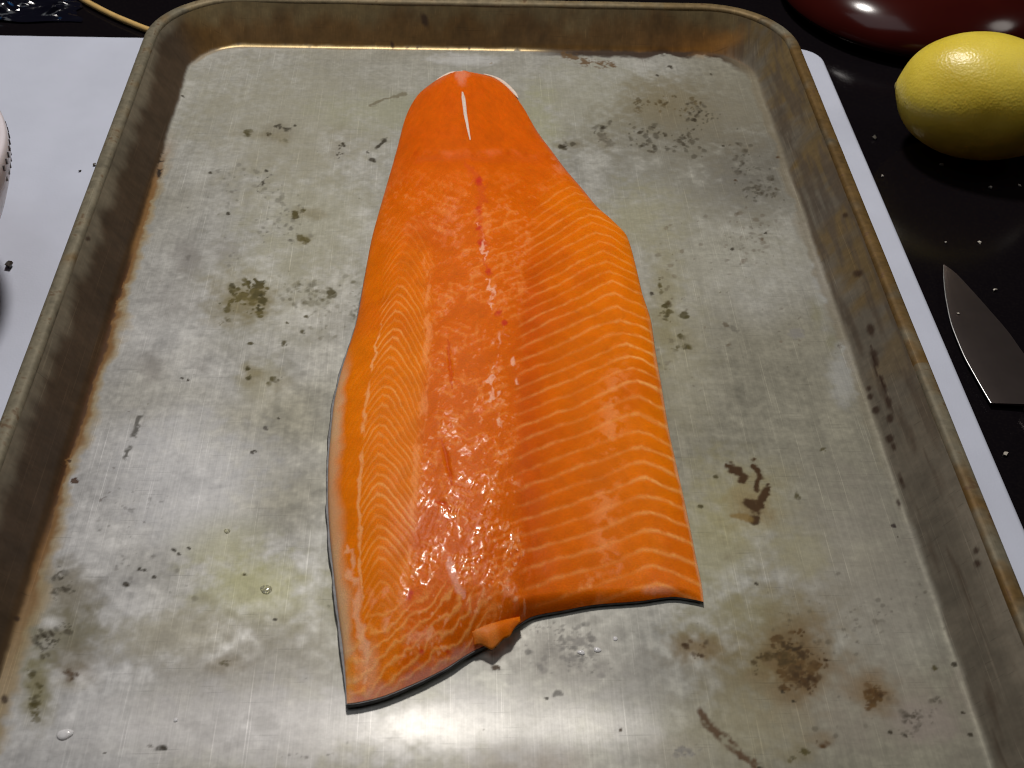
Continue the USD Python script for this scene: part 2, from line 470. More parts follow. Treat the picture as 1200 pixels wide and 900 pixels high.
def streak(pts, width, color, strength=1.0, gap=0.0, dull=0.95):
    global col, shine
    pts = np.asarray(pts, float)
    sel = (PX > pts[:, 0].min() - 3 * width) & (PX < pts[:, 0].max() + 3 * width) & (PY > pts[:, 1].min() - 3 * width) & (PY < pts[:, 1].max() + 3 * width)
    r, c = np.where(sel)
    box = (slice(r.min(), r.max() + 1), slice(c.min(), c.max() + 1))
    d, w = seg_dist(PX[box] + n3[box] * width * 0.2 + n2[box] * width * 0.45, PY[box] + n4[box] * width * 0.3, pts)
    a = sstep(width, width * 0.35, d * (1 + 0.5 * n3[box]))
    if gap:
        a = a * sstep(-gap, gap * 0.3 + 0.1, n3[box] + 0.4 * n2[box] + 0.25)
    a = a * strength
    col[box] = mix(col[box], color, a)
    shine[box] = shine[box] * (1 - a * dull)


OLIVE, DARK, BROWN, TAN, GREY, RUST = (0.062, 0.051, 0.016), (0.026, 0.019, 0.009), (0.052, 0.025, 0.007), (0.26, 0.20, 0.09), (0.20, 0.19, 0.175), (0.16, 0.075, 0.018)
# broad discolourations
for args in [(300, 690, 60, 34, (0.36, 0.35, 0.15), 0.55), (265, 640, 40, 30, (0.38, 0.37, 0.2), 0.4), (225, 742, 75, 28, (0.27, 0.25, 0.17), 0.6), (420, 700, 60, 60, (0.33, 0.31, 0.18), 0.35),
             (320, 790, 130, 60, (0.31, 0.29, 0.24), 0.45), (265, 778, 20, 9, (0.20, 0.17, 0.12), 0.6), (220, 302, 15, 15, GREY, 0.8), (266, 296, 16, 14, GREY, 0.6), (178, 435, 11, 15, GREY, 0.75),
             (205, 350, 26, 18, GREY, 0.4), (236, 430, 10, 9, GREY, 0.4), (260, 790, 60, 50, GREY, 0.25), (370, 260, 70, 60, (0.30, 0.29, 0.20), 0.5), (330, 150, 90, 60, (0.27, 0.255, 0.19), 0.6),
             (320, 340, 60, 50, (0.32, 0.31, 0.23), 0.4), (310, 440, 24, 16, (0.26, 0.25, 0.19), 0.5), (305, 450, 18, 20, (0.3, 0.28, 0.2), 0.5),
             (690, 120, 60, 40, (0.27, 0.265, 0.2), 0.5), (780, 125, 55, 26, (0.13, 0.105, 0.05), 0.85), (810, 165, 100, 45, (0.15, 0.14, 0.105), 0.7), (875, 215, 48, 44, (0.13, 0.125, 0.11), 0.8), (850, 130, 60, 40, (0.16, 0.145, 0.11), 0.6),
             (760, 210, 60, 50, (0.22, 0.215, 0.18), 0.4), (745, 255, 40, 30, (0.27, 0.255, 0.14), 0.5), (780, 350, 16, 60, (0.24, 0.22, 0.11), 0.5), (800, 420, 30, 60, (0.30, 0.28, 0.18), 0.4),
             (830, 300, 90, 60, (0.30, 0.29, 0.22), 0.4), (835, 640, 50, 60, (0.30, 0.28, 0.15), 0.55), (880, 590, 45, 40, (0.28, 0.25, 0.12), 0.5), (905, 765, 75, 62, (0.17, 0.135, 0.055), 0.8), (935, 775, 38, 42, (0.15, 0.095, 0.028), 0.85), (1022, 812, 24, 22, (0.14, 0.095, 0.03), 0.8), (1000, 700, 90, 120, (0.26, 0.24, 0.20), 0.5), (880, 590, 22, 26, (0.22, 0.16, 0.07), 0.5), (1040, 830, 120, 40, (0.25, 0.22, 0.18), 0.5), (500, 120, 300, 40, (0.27, 0.26, 0.20), 0.4),
             (865, 720, 60, 25, (0.24, 0.22, 0.12), 0.5), (820, 760, 28, 13, (0.18, 0.13, 0.06), 0.7), (940, 650, 30, 24, (0.30, 0.28, 0.16), 0.4), (858, 850, 70, 40, (0.28, 0.255, 0.16), 0.5),
             (640, 775, 60, 24, GREY, 0.3), (700, 800, 90, 40, GREY, 0.3), (620, 890, 60, 16, (0.26, 0.22, 0.18), 0.6), (1000, 330, 30, 60, (0.27, 0.27, 0.25), 0.4), (958, 366, 8, 14, (0.2, 0.19, 0.12), 0.7),
             (975, 402, 6, 8, (0.2, 0.19, 0.12), 0.6), (630, 155, 20, 40, (0.28, 0.28, 0.16), 0.5), (450, 130, 60, 18, (0.27, 0.27, 0.18), 0.5), (1085, 840, 30, 22, (0.28, 0.24, 0.22), 0.5),
             (75, 690, 26, 26, (0.17, 0.155, 0.12), 0.75), (70, 745, 34, 26, (0.15, 0.14, 0.09), 0.7), (88, 775, 22, 16, (0.16, 0.14, 0.10), 0.6), (45, 805, 18, 40, (0.17, 0.16, 0.09), 0.8), (82, 800, 26, 10, (0.2, 0.18, 0.13), 0.6)]:
    stain(*args[:5], min(0.92, args[5] * 1.05), soft=0.85, dull=0.35)
# spots wiped bright; those on the near floor paint in the lamp's glare
for args in [(225, 560, 70, 60, (0.42, 0.42, 0.43), 0.5), (330, 850, 200, 40, (0.45, 0.44, 0.44), 0.6), (560, 845, 160, 45, (0.47, 0.46, 0.44), 0.6), (60, 730, 12, 8, (0.5, 0.5, 0.5), 0.7), (988, 440, 14, 30, (0.40, 0.41, 0.41), 0.4), (965, 300, 10, 60, (0.42, 0.43, 0.43), 0.4),
             (700, 850, 70, 20, (0.52, 0.51, 0.48), 0.5), (520, 850, 80, 22, (0.54, 0.53, 0.50), 0.6), (540, 70, 40, 6, (0.5, 0.5, 0.5), 0.5)]:
    stain(*args, dull=-0.3)
# burnt-on specks
for args in [(286, 350, 34, 22, OLIVE, 1.0, 0.0), (300, 352, 20, 12, OLIVE, 1.0, 0.0), (255, 378, 16, 5, OLIVE, 0.6, 0.1), (362, 250, 15, 6, OLIVE, 0.9, 0.15), (358, 281, 7, 5, OLIVE, 0.9, 0.1), (294, 437, 11, 10, OLIVE, 1.0, 0.0),
             (327, 448, 12, 10, OLIVE, 0.6, 0.3), (397, 174, 11, 16, DARK, 0.8, 0.35), (325, 155, 14, 10, DARK, 0.8, 0.3), (290, 157, 20, 4, OLIVE, 0.6, 0.3), (330, 163, 8, 6, (0.12, 0.11, 0.07), 0.7, 0.2),
             (780, 122, 40, 20, (0.07, 0.05, 0.02), 0.8, 0.45), (760, 160, 60, 25, DARK, 0.6, 0.55), (820, 150, 50, 40, DARK, 0.55, 0.6), (880, 210, 50, 40, DARK, 0.5, 0.6), (665, 170, 18, 5, DARK, 0.8, 0.3),
             (708, 166, 9, 8, (0.09, 0.08, 0.06), 0.7, 0.2), (778, 360, 10, 45, OLIVE, 0.8, 0.4), (800, 400, 10, 16, OLIVE, 0.6, 0.3), (932, 768, 34, 38, (0.055, 0.026, 0.006), 1.0, 0.0), (936, 790, 20, 26, (0.045, 0.021, 0.006), 0.9, 0.0), (928, 760, 20, 24, (0.03, 0.015, 0.005), 1.0, 0.4),
             (945, 795, 18, 18, (0.05, 0.024, 0.007), 0.9, 0.0), (905, 775, 34, 30, (0.06, 0.038, 0.012), 0.7, 0.4), (1020, 812, 22, 20, (0.07, 0.036, 0.010), 0.9, 0.0), (1030, 818, 18, 16, BROWN, 0.9, 0.4), (820, 762, 22, 12, BROWN, 0.7, 0.25),
             (962, 866, 12, 9, BROWN, 0.8, 0.15), (935, 885, 16, 10, OLIVE, 0.8, 0.2), (880, 600, 17, 12, BROWN, 0.9, 0.1), (70, 745, 34, 30, DARK, 0.6, 0.4), (75, 690, 22, 26, DARK, 0.5, 0.4), (45, 815, 16, 36, OLIVE, 0.7, 0.25),
             (90, 790, 24, 12, BROWN, 0.5, 0.35), (265, 778, 16, 8, OLIVE, 0.5, 0.3), (790, 880, 30, 14, GREY, 0.6, 0.2), (200, 878, 110, 6, DARK, 0.45, 0.8), (330, 884, 120, 6, DARK, 0.35, 0.85), (660, 765, 60, 40, GREY, 0.5, 0.4),
             (380, 350, 60, 50, OLIVE, 0.35, 0.6), (310, 250, 100, 80, DARK, 0.35, 0.85), (220, 640, 120, 120, DARK, 0.3, 0.95), (980, 720, 120, 140, DARK, 0.35, 0.9), (870, 330, 120, 120, BROWN, 0.35, 0.85), (1080, 830, 40, 30, DARK, 0.4, 0.5)]:
    stain(*args[:4], [1.5 * a_ + b_ for a_, b_ in zip(args[4], (0.065, 0.048, 0.02))], 0.50 * args[5] * (1.05 - args[6]), soft=0.9, dull=0.4)
    specks(*args)
for cx, cy in np.random.default_rng(8).uniform([60, 100], [1120, 880], (70, 2)):
    dot(cx, cy, SPECK_RNG.uniform(0.7, 1.5), OLIVE if SPECK_RNG.random() < 0.5 else DARK, SPECK_RNG.uniform(0.15, 0.5))
# single spots; the brown one below the loose flap paints its shadow
for cx, cy, r, c in [(387, 344, 7, OLIVE), (430, 178, 3, DARK), (436, 187, 4, DARK), (298, 528, 3.2, DARK), (295, 530, 3, DARK), (311, 502, 3.5, (0.08, 0.07, 0.06)), (326, 490, 2.2, DARK), (267, 250, 2.4, DARK), (246, 202, 2.2, DARK),
                     (220, 445, 2, DARK), (213, 443, 1.6, DARK), (147, 685, 3.6, DARK), (163, 667, 3, DARK), (169.5, 668, 3, DARK), (180, 676, 3, DARK), (203, 645, 2.8, DARK), (209, 649, 2.4, DARK), (221, 642, 2.2, DARK),
                     (322, 726, 2.2, DARK), (286, 673, 2.6, OLIVE), (192, 877, 4, DARK), (123, 882, 2.5, DARK), (886, 684, 2.6, DARK), (1047, 616, 3.2, (0.02, 0.01, 0.01)), (1052, 629, 1.6, DARK), (934, 581, 5, OLIVE), (838, 558, 3, OLIVE),
                     (820, 593, 3, OLIVE), (964, 527, 4, OLIVE), (930, 822, 2.4, DARK), (917, 811, 3, DARK), (1137, 861, 2.6, DARK), (890, 900, 3, DARK), (358, 371, 3, OLIVE), (332, 403, 4.5, OLIVE), (293, 402, 3, OLIVE), (354, 389, 4, OLIVE),
                     (336, 378, 3.5, OLIVE), (214, 113, 2.6, DARK), (345, 147, 2, DARK), (312, 200, 2, DARK), (728, 352, 3, DARK), (764, 344, 2.5, DARK), (779, 358, 4, OLIVE), (850, 380, 4, (0.12, 0.1, 0.07)), (802, 369, 5, OLIVE), (860, 385, 6, (0.15, 0.14, 0.11)),
                     (933, 390, 9, (0.2, 0.19, 0.17)), (847, 171, 2, DARK), (862, 211, 2.4, BROWN), (912, 184, 2.4, BROWN), (858, 292, 2, DARK), (897, 273, 2, DARK), (784, 78, 4, DARK), (770, 88, 2, DARK), (833, 87, 2, DARK), (1118, 778, 3.5, DARK),
                     (1095, 782, 4, OLIVE), (1128, 835, 3, DARK), (1061, 862, 3, DARK), (1043, 858, 3, DARK), (582, 782, 4, BROWN), (640, 818, 2.5, DARK), (653, 811, 6, GREY), (727, 855, 2.5, BROWN)]:
    dot(cx, cy, r * 0.9, c, 0.85)
    dot(cx + r * 0.7, cy + r * 0.4, r * 0.5, c, 0.7)
streak([(165, 480), (160, 500), (154, 515), (146, 534)], 5.5, (0.08, 0.075, 0.065), 0.85, gap=0.35)
streak([(318, 207), (308, 214), (303, 223)], 3, DARK, 0.9, gap=0.3)
streak([(450, 165), (442, 172)], 2.4, DARK, 0.9)
streak([(475, 110), (450, 116), (434, 124)], 2, (0.12, 0.10, 0.06), 0.7)
streak([(852, 545), (862, 552), (872, 560), (868, 563)], 5.5, BROWN, 1.0)
streak([(882, 546), (890, 556), (886, 572)], 5.5, BROWN, 1.0)
streak([(900, 572), (894, 584), (888, 598), (876, 588)], 6, BROWN, 1.0)
streak([(824, 834), (830, 850), (846, 862), (866, 884), (892, 902), (915, 912)], 7.0, (0.075, 0.032, 0.010), 0.85, gap=0.5)
streak([(860, 604), (880, 608)], 5, (0.2, 0.13, 0.04), 0.8)
# baked-on grease round the foot of the walls
def foot(mask, inner, color, strength, ragged):
    """Baked-on grease along the line where floor and wall meet, as wide as inner (mm) on the floor."""
    global col, shine
    wdt = inner * (1 + ragged * (n2 * 0.8 + n1 * 0.5 + n3 * 0.3))
    a = sstep(-wdt, -wdt * 0.45, E_) * sstep(2.5, 1.0, E_) * mask * strength
    col = mix(col, color, a)
    shine = shine * (1 - 0.9 * a)


west, north, east = sstep(-120, -140, X) * (PY > 150), sstep(182, 198, Y), sstep(125, 140, X)
foot(west * sstep(130, 260, PY), 7.5, (0.25, 0.18, 0.08), 0.75, 0.55)
foot(west * sstep(150, 220, PY) * sstep(860, 640, PY), 4.0, RUST, 0.9, 0.7)
foot(west * sstep(280, 320, PY) * sstep(700, 560, PY), 1.5, (0.05, 0.02, 0.007), 0.9, 0.9)
foot(north, 2.2, (0.20, 0.13, 0.05), 0.6, 0.7)
glint = sstep(-1.2, -0.2, E_) * sstep(1.6, 0.9, E_) * north * sstep(655, 620, PX) * sstep(250, 265, PX) * sstep(-0.75, -0.3, n3 * 0.6 + n2 * 0.6)  # lamp's bright line at the far foot, painted as shiny gold metal
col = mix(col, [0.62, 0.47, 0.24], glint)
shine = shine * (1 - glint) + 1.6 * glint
foot(north * sstep(600, 680, PX), 6.0, (0.028, 0.013, 0.006), 0.95, 0.8)
foot(east * sstep(700, 300, PY), 5.0, (0.17, 0.14, 0.09), 0.6, 0.8)
streak([(190, 182), (186, 205)], 4.5, (0.015, 0.01, 0.007), 0.95, gap=0.3)
streak([(662, 64), (680, 71), (700, 76), (718, 76)], 6, (0.10, 0.055, 0.02), 0.9, gap=0.3)

# the walls: brown patina of burnt oil, thicker on the left and far sides
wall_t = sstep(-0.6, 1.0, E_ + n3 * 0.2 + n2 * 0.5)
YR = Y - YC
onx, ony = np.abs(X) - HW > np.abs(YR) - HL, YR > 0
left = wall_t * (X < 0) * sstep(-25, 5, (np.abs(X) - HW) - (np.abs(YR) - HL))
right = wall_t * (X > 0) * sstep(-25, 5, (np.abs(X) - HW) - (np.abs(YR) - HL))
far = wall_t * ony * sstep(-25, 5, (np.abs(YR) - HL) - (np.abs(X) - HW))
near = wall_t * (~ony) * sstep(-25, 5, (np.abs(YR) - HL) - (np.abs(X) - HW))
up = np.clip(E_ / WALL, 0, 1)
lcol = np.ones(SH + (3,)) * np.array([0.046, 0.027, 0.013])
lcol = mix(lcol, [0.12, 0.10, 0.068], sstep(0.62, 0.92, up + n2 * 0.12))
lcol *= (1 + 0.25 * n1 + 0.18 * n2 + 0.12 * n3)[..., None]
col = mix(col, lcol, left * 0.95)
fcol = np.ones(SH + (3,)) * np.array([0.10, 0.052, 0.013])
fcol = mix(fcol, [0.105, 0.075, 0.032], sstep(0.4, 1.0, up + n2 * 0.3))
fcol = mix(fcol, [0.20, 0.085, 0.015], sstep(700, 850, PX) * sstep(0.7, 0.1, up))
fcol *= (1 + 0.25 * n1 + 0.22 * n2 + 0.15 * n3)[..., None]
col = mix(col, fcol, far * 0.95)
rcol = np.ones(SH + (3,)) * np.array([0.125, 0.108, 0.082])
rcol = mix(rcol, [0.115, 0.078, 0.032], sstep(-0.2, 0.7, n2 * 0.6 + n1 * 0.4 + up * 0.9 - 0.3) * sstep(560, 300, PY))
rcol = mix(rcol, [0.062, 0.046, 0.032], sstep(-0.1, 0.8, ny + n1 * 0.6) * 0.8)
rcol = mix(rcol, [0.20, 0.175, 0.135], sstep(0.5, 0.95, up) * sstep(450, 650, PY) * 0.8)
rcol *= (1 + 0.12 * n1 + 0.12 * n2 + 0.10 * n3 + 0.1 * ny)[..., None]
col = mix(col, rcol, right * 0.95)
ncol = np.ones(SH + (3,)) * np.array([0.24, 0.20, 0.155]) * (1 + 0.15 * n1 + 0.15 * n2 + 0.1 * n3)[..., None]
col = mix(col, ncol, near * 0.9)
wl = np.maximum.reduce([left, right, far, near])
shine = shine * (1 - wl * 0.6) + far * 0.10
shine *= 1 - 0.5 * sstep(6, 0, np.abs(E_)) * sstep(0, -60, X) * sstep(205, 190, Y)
for cx, cy, rx, ry in [(1021, 388, 4, 8), (1027, 425, 4, 14), (1034, 448, 3, 12), (1041, 470, 3, 10), (1018, 455, 3, 3), (1020, 465, 3, 3), (1026, 480, 4, 4), (1043, 490, 4, 5), (1042, 514, 4, 5), (1047, 524, 3, 4), (1056, 562, 3, 8), (1053, 590, 3, 6),
                       (497, 22, 4, 8), (460, 53, 2.5, 5), (1005, 320, 5, 4), (78, 330, 4, 3), (103, 280, 3, 3), (20, 725, 3, 3), (5, 820, 4, 5), (1144, 645, 3, 4), (1145, 660, 4, 4), (990, 252, 3, 3)]:
    stain(cx, cy, rx, ry, (0.03, 0.016, 0.010), 0.85, soft=0.5, rot=-0.3)
streak([(1020, 405), (1026, 430), (1038, 455)], 2.2, (0.03, 0.016, 0.01), 0.8, gap=0.3)
stain(850, 48, 26, 8, (0.26, 0.12, 0.025), 0.6, soft=0.9, rot=-0.4, dull=0.2)
col = np.clip(col, 0.004, 0.62)
shine = np.clip(shine, 0.0, 1.9)

keep = E_ < WALL + 1.2
V = np.stack([X, Y, Z], -1).reshape(-1, 3)
FA = grid_faces(*SH)
NRM = vnormals(V, FA)
ek = E_.reshape(-1)
kf = keep.reshape(-1)[FA].all(1)
FA, fe = FA[kf], ek[FA[kf]].mean(1)


def sub(fsel):
    u, inv = np.unique(fsel, return_inverse=True)
    return u, inv.reshape(-1, 3)


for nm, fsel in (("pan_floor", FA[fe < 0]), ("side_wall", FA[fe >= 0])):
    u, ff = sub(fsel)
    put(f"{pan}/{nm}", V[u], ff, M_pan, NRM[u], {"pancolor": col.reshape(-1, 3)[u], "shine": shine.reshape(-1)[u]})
# rolled rim: a bead swept round the top of the walls
th = []
hw, hl, r = HW + WALL, HL + WALL, R0 + WALL
for cx, cy, a0 in ((hw - r, hl - r, 0), (-hw + r, hl - r, 90), (-hw + r, -hl + r, 180), (hw - r, -hl + r, 270)):
    for a in np.linspace(a0, a0 + 90, 40):
        th.append((cx + r * math.cos(math.radians(a)), cy + r * math.sin(math.radians(a))))
ring = np.array(th + th[:1])
s = np.r_[0, np.cumsum(np.linalg.norm(np.diff(ring, axis=0), axis=1))]
NR, NS = 2600, 28
q = np.linspace(0, s[-1], NR, endpoint=False)
base = np.stack([np.interp(q, s, ring[:, k]) + (YC if k else 0) for k in (0, 1)], -1)
tan = np.roll(base, -6, 0) - np.roll(base, 6, 0)
tan /= np.linalg.norm(tan, axis=1, keepdims=True)
out = np.stack([tan[:, 1], -tan[:, 0]], -1)
a = np.linspace(0, 2 * np.pi, NS, endpoint=False)
bx, bz = 2.6 + 3.1 * np.sign(np.cos(a)) * np.abs(np.cos(a)) ** 0.8, -1.2 + 2.5 * np.sign(np.sin(a)) * np.abs(np.sin(a)) ** 0.8
rv = np.concatenate([base[:, None] + out[:, None] * bx[None, :, None], np.broadcast_to((RISE + bz)[None, :, None], (NR, NS, 1))], -1)
i, j = np.meshgrid(np.arange(NR), np.arange(NS), indexing="ij")
A, B, C_, D = i * NS + j, i * NS + (j + 1) % NS, ((i + 1) % NR) * NS + (j + 1) % NS, ((i + 1) % NR) * NS + j
rf = np.vstack([np.stack([A, D, C_], -1).reshape(-1, 3), np.stack([A, C_, B], -1).reshape(-1, 3)])
rv = rv.reshape(-1, 3)
rv[:, 2] += 0.25 * meshkit.fbm(rv * 0.03, 2, 3)
rn = vnormals(rv, rf)
m1, m2, m3 = (meshkit.fbm(rv * k, 3, 9) * 2 - 1 for k in (0.03, 0.12, 0.5))
rc = np.ones((len(rv), 3)) * np.array([0.15, 0.132, 0.092])
rc = mix(rc, [0.11, 0.066, 0.022], sstep(-0.15, 0.35, m1 + 0.6 * m2 + 0.30 * (rv[:, 0] > 100) * (rv[:, 1] > -60) - 0.3 * (rv[:, 0] < -100)))
rc = mix(rc, [0.22, 0.165, 0.085], 0.5 * (rv[:, 1] > 210))
rc = mix(rc, [0.07, 0.04, 0.02], 0.8 * sstep(0.25, 0.55, m3 + 0.5 * m2 - 0.1))
rc *= (1 + 0.4 * m2 + 0.35 * m3)[:, None]
put(f"{pan}/rolled_rim", rv, rf, M_pan, rn, {"pancolor": np.clip(rc, 0.01, 0.6), "shine": np.clip(0.35 + 0.3 * m1, 0, 1)})

# ------------------------------------------------------------------ the salmon fillet
fish = thing("salmon_fillet", "raw orange salmon fillet lying skin side down on the sheet pan", "fish fillet")
LEFT = [(540, 83.5), (522, 88), (505, 98), (488, 113), (475, 138), (465, 175), (455, 210), (444, 248), (435, 282), (427, 325), (418, 375), (407, 412), (398, 442), (390, 482), (385.5, 530), (384, 572), (386, 622), (391, 672), (396.5, 720), (402, 762), (405, 795), (406.5, 824)]
RIGHT = [(540, 83.5), (560, 84.5), (580, 90), (596, 102), (612, 122), (630, 153), (647, 176), (665, 200), (683, 221), (702, 244), (720, 260), (736, 278), (745, 308), (753, 342), (764, 378), (769, 412), (776, 452), (784, 500), (794, 546), (806, 600), (816, 650), (823, 684), (825, 703)]
BOTTOM = [(406.5, 824), (440, 818), (480, 803), (520, 784), (555, 762), (575, 752), (600, 735), (625, 720), (660, 713), (700, 706), (750, 702), (790, 697), (812, 700), (825, 703)]
lz = lambda t: 3.0 + 1.5 * np.asarray(t)
NU, NV = 390, 960


def ground(pts, zs):
    return np.array([at(x, y, z)[:2] for (x, y), z in zip(pts, zs)])


Lc = spline(ground(LEFT, np.full(len(LEFT), 3.2)), NV)
Rc = spline(ground(RIGHT, np.full(len(RIGHT), 2.6)), NV)
Bc = spline(ground(BOTTOM, np.linspace(3.2, 2.6, len(BOTTOM))), NU)
# end the two sides exactly on the bottom corners; the tail is a single point widened to a short arc
Lc += (Bc[0] - Lc[-1]) * np.linspace(0, 1, NV)[:, None] ** 6
Rc += (Bc[-1] - Rc[-1]) * np.linspace(0, 1, NV)[:, None] ** 6
k0 = 16
tail = np.vstack([Lc[:k0][::-1], Rc[1:k0]])
tail = spline(tail, NU)
Lc, Rc = spline(Lc[k0 - 1:], NV), spline(Rc[k0 - 1:], NV)
u, w = np.meshgrid(np.linspace(0, 1, NU), np.linspace(0, 1, NV))
P = ((1 - u)[..., None] * Lc[:, None] + u[..., None] * Rc[:, None] + (1 - w)[..., None] * tail[None] + w[..., None] * Bc[None]
     - ((1 - u) * (1 - w))[..., None] * Lc[0] - (u * (1 - w))[..., None] * Rc[0] - ((1 - u) * w)[..., None] * Lc[-1] - (u * w)[..., None] * Rc[-1])
width = np.linalg.norm(Rc - Lc, axis=1)[:, None]
length = np.r_[0, np.cumsum(np.linalg.norm(np.diff((Lc + Rc) / 2, axis=0), axis=1))]
dl, dr = u * width, (1 - u) * width
db = np.clip((1 - w), 0, 1) * length[-1]
dt = w * length[-1]
# thickness: a thick back left of the middle, thin belly on the right
H0 = np.interp(u, [0, 0.12, 0.30, 0.45, 0.56, 0.7, 0.88, 1.0], [8, 11.5, 14.5, 15, 13.6, 10.2, 7.4, 6.0])
H0 = ndimage.gaussian_filter1d(H0, 14, axis=1, mode="nearest")
H0 = H0 * np.interp(w, [0, 0.06, 0.2, 0.4, 0.7, 1.0], [0.40, 0.52, 0.76, 0.95, 1.03, 1.0])
fl = np.sqrt(np.clip(1 - (1 - np.clip(dl / 15, 0, 1)) ** 2, 0, 1))
fr = np.sqrt(np.clip(1 - (1 - np.clip(dr / 11, 0, 1)) ** 2, 0, 1))
fb_w = np.interp(u, [0, 0.25, 0.40, 0.5, 1.0], [30, 27, 16, 5, 2.5])
H0 = H0 * (1 - (1 - np.interp(u, [0, 0.30, 0.55, 1.0], [1.0, 0.86, 0.42, 0.52])) * np.clip(1 - db / 60, 0, 1) ** 1.6)
fbm_ = np.clip(db / fb_w, 0, 1)
fb = np.clip(1 - (1 - fbm_) ** 2.0, 0, 1)
ft_ = np.sqrt(np.clip(1 - (1 - np.clip(dt / 26, 0, 1)) ** 2, 0, 1))
base_z = np.interp(u, [0, 0.3, 0.5, 1.0], [3.0, 3.0, 1.9, 1.6])
Hh = base_z + np.maximum(H0 - base_z, 1) * fl * fr * fb * ft_
P3 = np.dstack([P, Hh])
FX, FY = chart(P3)
# --- features in the traced photograph's coordinates
SF = FX.shape
q1, q2, q3, q4 = gnoise(SF, 70, 31, 4), gnoise(SF, 22, 32, 4), gnoise(SF, 8, 33, 3), gnoise(SF, 3.5, 34, 2)
qy = gnoise(SF, 26, 35, 3, 0.25)


def tab(y, ys, vs):
    return np.interp(y, ys, vs)


XL = tab(FY, [y for x, y in LEFT], [x for x, y in LEFT])
XR = tab(FY, [y for x, y in RIGHT], [x for x, y in RIGHT])
# belly side: long lines rising to the right, then turning down near the edge
ax_r = tab(FY, [200, 250, 300, 350, 450, 550, 650, 710], [655, 690, 708, 724, 745, 757, 765, 769]) + q1 * 3
y0 = FY.copy()
for _ in range(4):
    mr = tab(y0, [200, 270, 350, 450, 550, 680, 760], [1.05, 0.72, 0.56, 0.43, 0.37, 0.33, 0.3])
    m2_ = tab(FY, [250, 350, 500, 700], [0.75, 0.75, 0.62, 0.5])
    rx_ = np.minimum(FX, ax_r) - 600
    kink = 3.0 * np.exp(-((FX - ax_r) / 9) ** 2)
    y0 = FY + mr * rx_ * (0.86 + 0.14 * np.clip(rx_ / 150, 0, 1)) - m2_ * np.maximum(FX - ax_r, 0) - kink
ph_r = np.interp(y0, np.arange(0, 1000), np.cumsum(1 / np.interp(np.arange(0, 1000), [200, 300, 400, 500, 600, 700, 850], [9.0, 10.5, 13.2, 16.5, 19.5, 21.5, 22]))) + q1 * 0.12 + q2 * 0.06
# back side: tight chevrons
ax_l = tab(FY, [250, 330, 420, 500, 600, 700, 780], [478, 466, 455, 445, 441, 446, 450]) + q1 * 3
y1 = np.where(FX > ax_l, FY - (0.95 + 0.008 * np.clip(FX - ax_l, 0, 60)) * (FX - ax_l), FY - 1.9 * (ax_l - FX))
y1 = y1 - 5 * np.exp(-((FX - ax_l) / 5) ** 2)
ph_l = np.interp(y1, np.arange(-100, 1000), np.cumsum(1 / np.interp(np.arange(-100, 1000), [200, 300, 450, 600, 800], [9, 9.8, 11.2, 12.4, 14]))) + q1 * 0.15 + q2 * 0.08


def per_line(ph, seed, lo=0.45):
    """A strength of its own for every line, so that no two look alike."""
    r_ = np.random.default_rng(seed).uniform(lo, 1.0, 400)
    return r_[np.clip(np.round(ph).astype(int) % 400, 0, 399)]


def lines(ph, sharp):
    return np.clip(0.5 + 0.5 * np.cos(2 * np.pi * ph), 0, 1) ** sharp


l_end = tab(FY, [200, 300, 420, 500, 620, 760], [500, 505, 503, 496, 486, 470]) + q2 * 4
r_start = tab(FY, [180, 260, 340, 430, 520, 620, 720], [655, 622, 614, 606, 602, 606, 622]) + q2 * 4
in_r = sstep(-8, 10, FX - r_start) * sstep(190, 240, FY)
in_l = sstep(8, -8, FX - l_end) * sstep(215, 300, FY)
mid = np.clip(1 - in_r - in_l, 0, 1) * sstep(180, 260, FY)
fade = 0.55 + 0.45 * np.clip(0.5 + q1 * 0.9 + q2 * 0.3, 0, 1)
ph_r = ph_r + 0.025 * q3 + 0.02 * q2
ph_l = ph_l + 0.035 * q3 + 0.02 * q2
Lr = lines(ph_r, 7.0) * per_line(ph_r, 3) * in_r * (0.5 + 0.5 * fade) * (0.55 + 0.45 * sstep(-0.5, 0.4, q2 + qy)) * (0.55 + 0.15 * sstep(300, 550, FY) + 0.6 * sstep(-25, 10, FX - ax_r) * sstep(300, 420, FY))
Ll = lines(ph_l, 4.0) * per_line(ph_l, 4) * (0.6 + 0.4 * sstep(-0.5, 0.3, q2)) * in_l * fade * (0.3 + 0.7 * sstep(260, 420, FY))
# the cut end: slanting face with wavy marbling
cut_d = db / np.maximum(fb_w, 1)
cut = sstep(0.95, 0.6, cut_d + q2 * 0.12) * sstep(0.46, 0.36, u)
wv = (FX * 0.72 + FY * 0.75) / 15.0 + 0.9 * q1 + 0.7 * q2
Lcut = lines(wv, 4.0) * cut
Ll *= (1 - cut * 0.9)
fatx = tab(FY, [250, 380, 430, 490, 560, 640, 700, 800], [452, 446, 436, 427, 422, 421, 424, 428])
Ll *= 0.12 + 0.88 * sstep(-3, 4, FX - fatx)
Ll *= 1.25
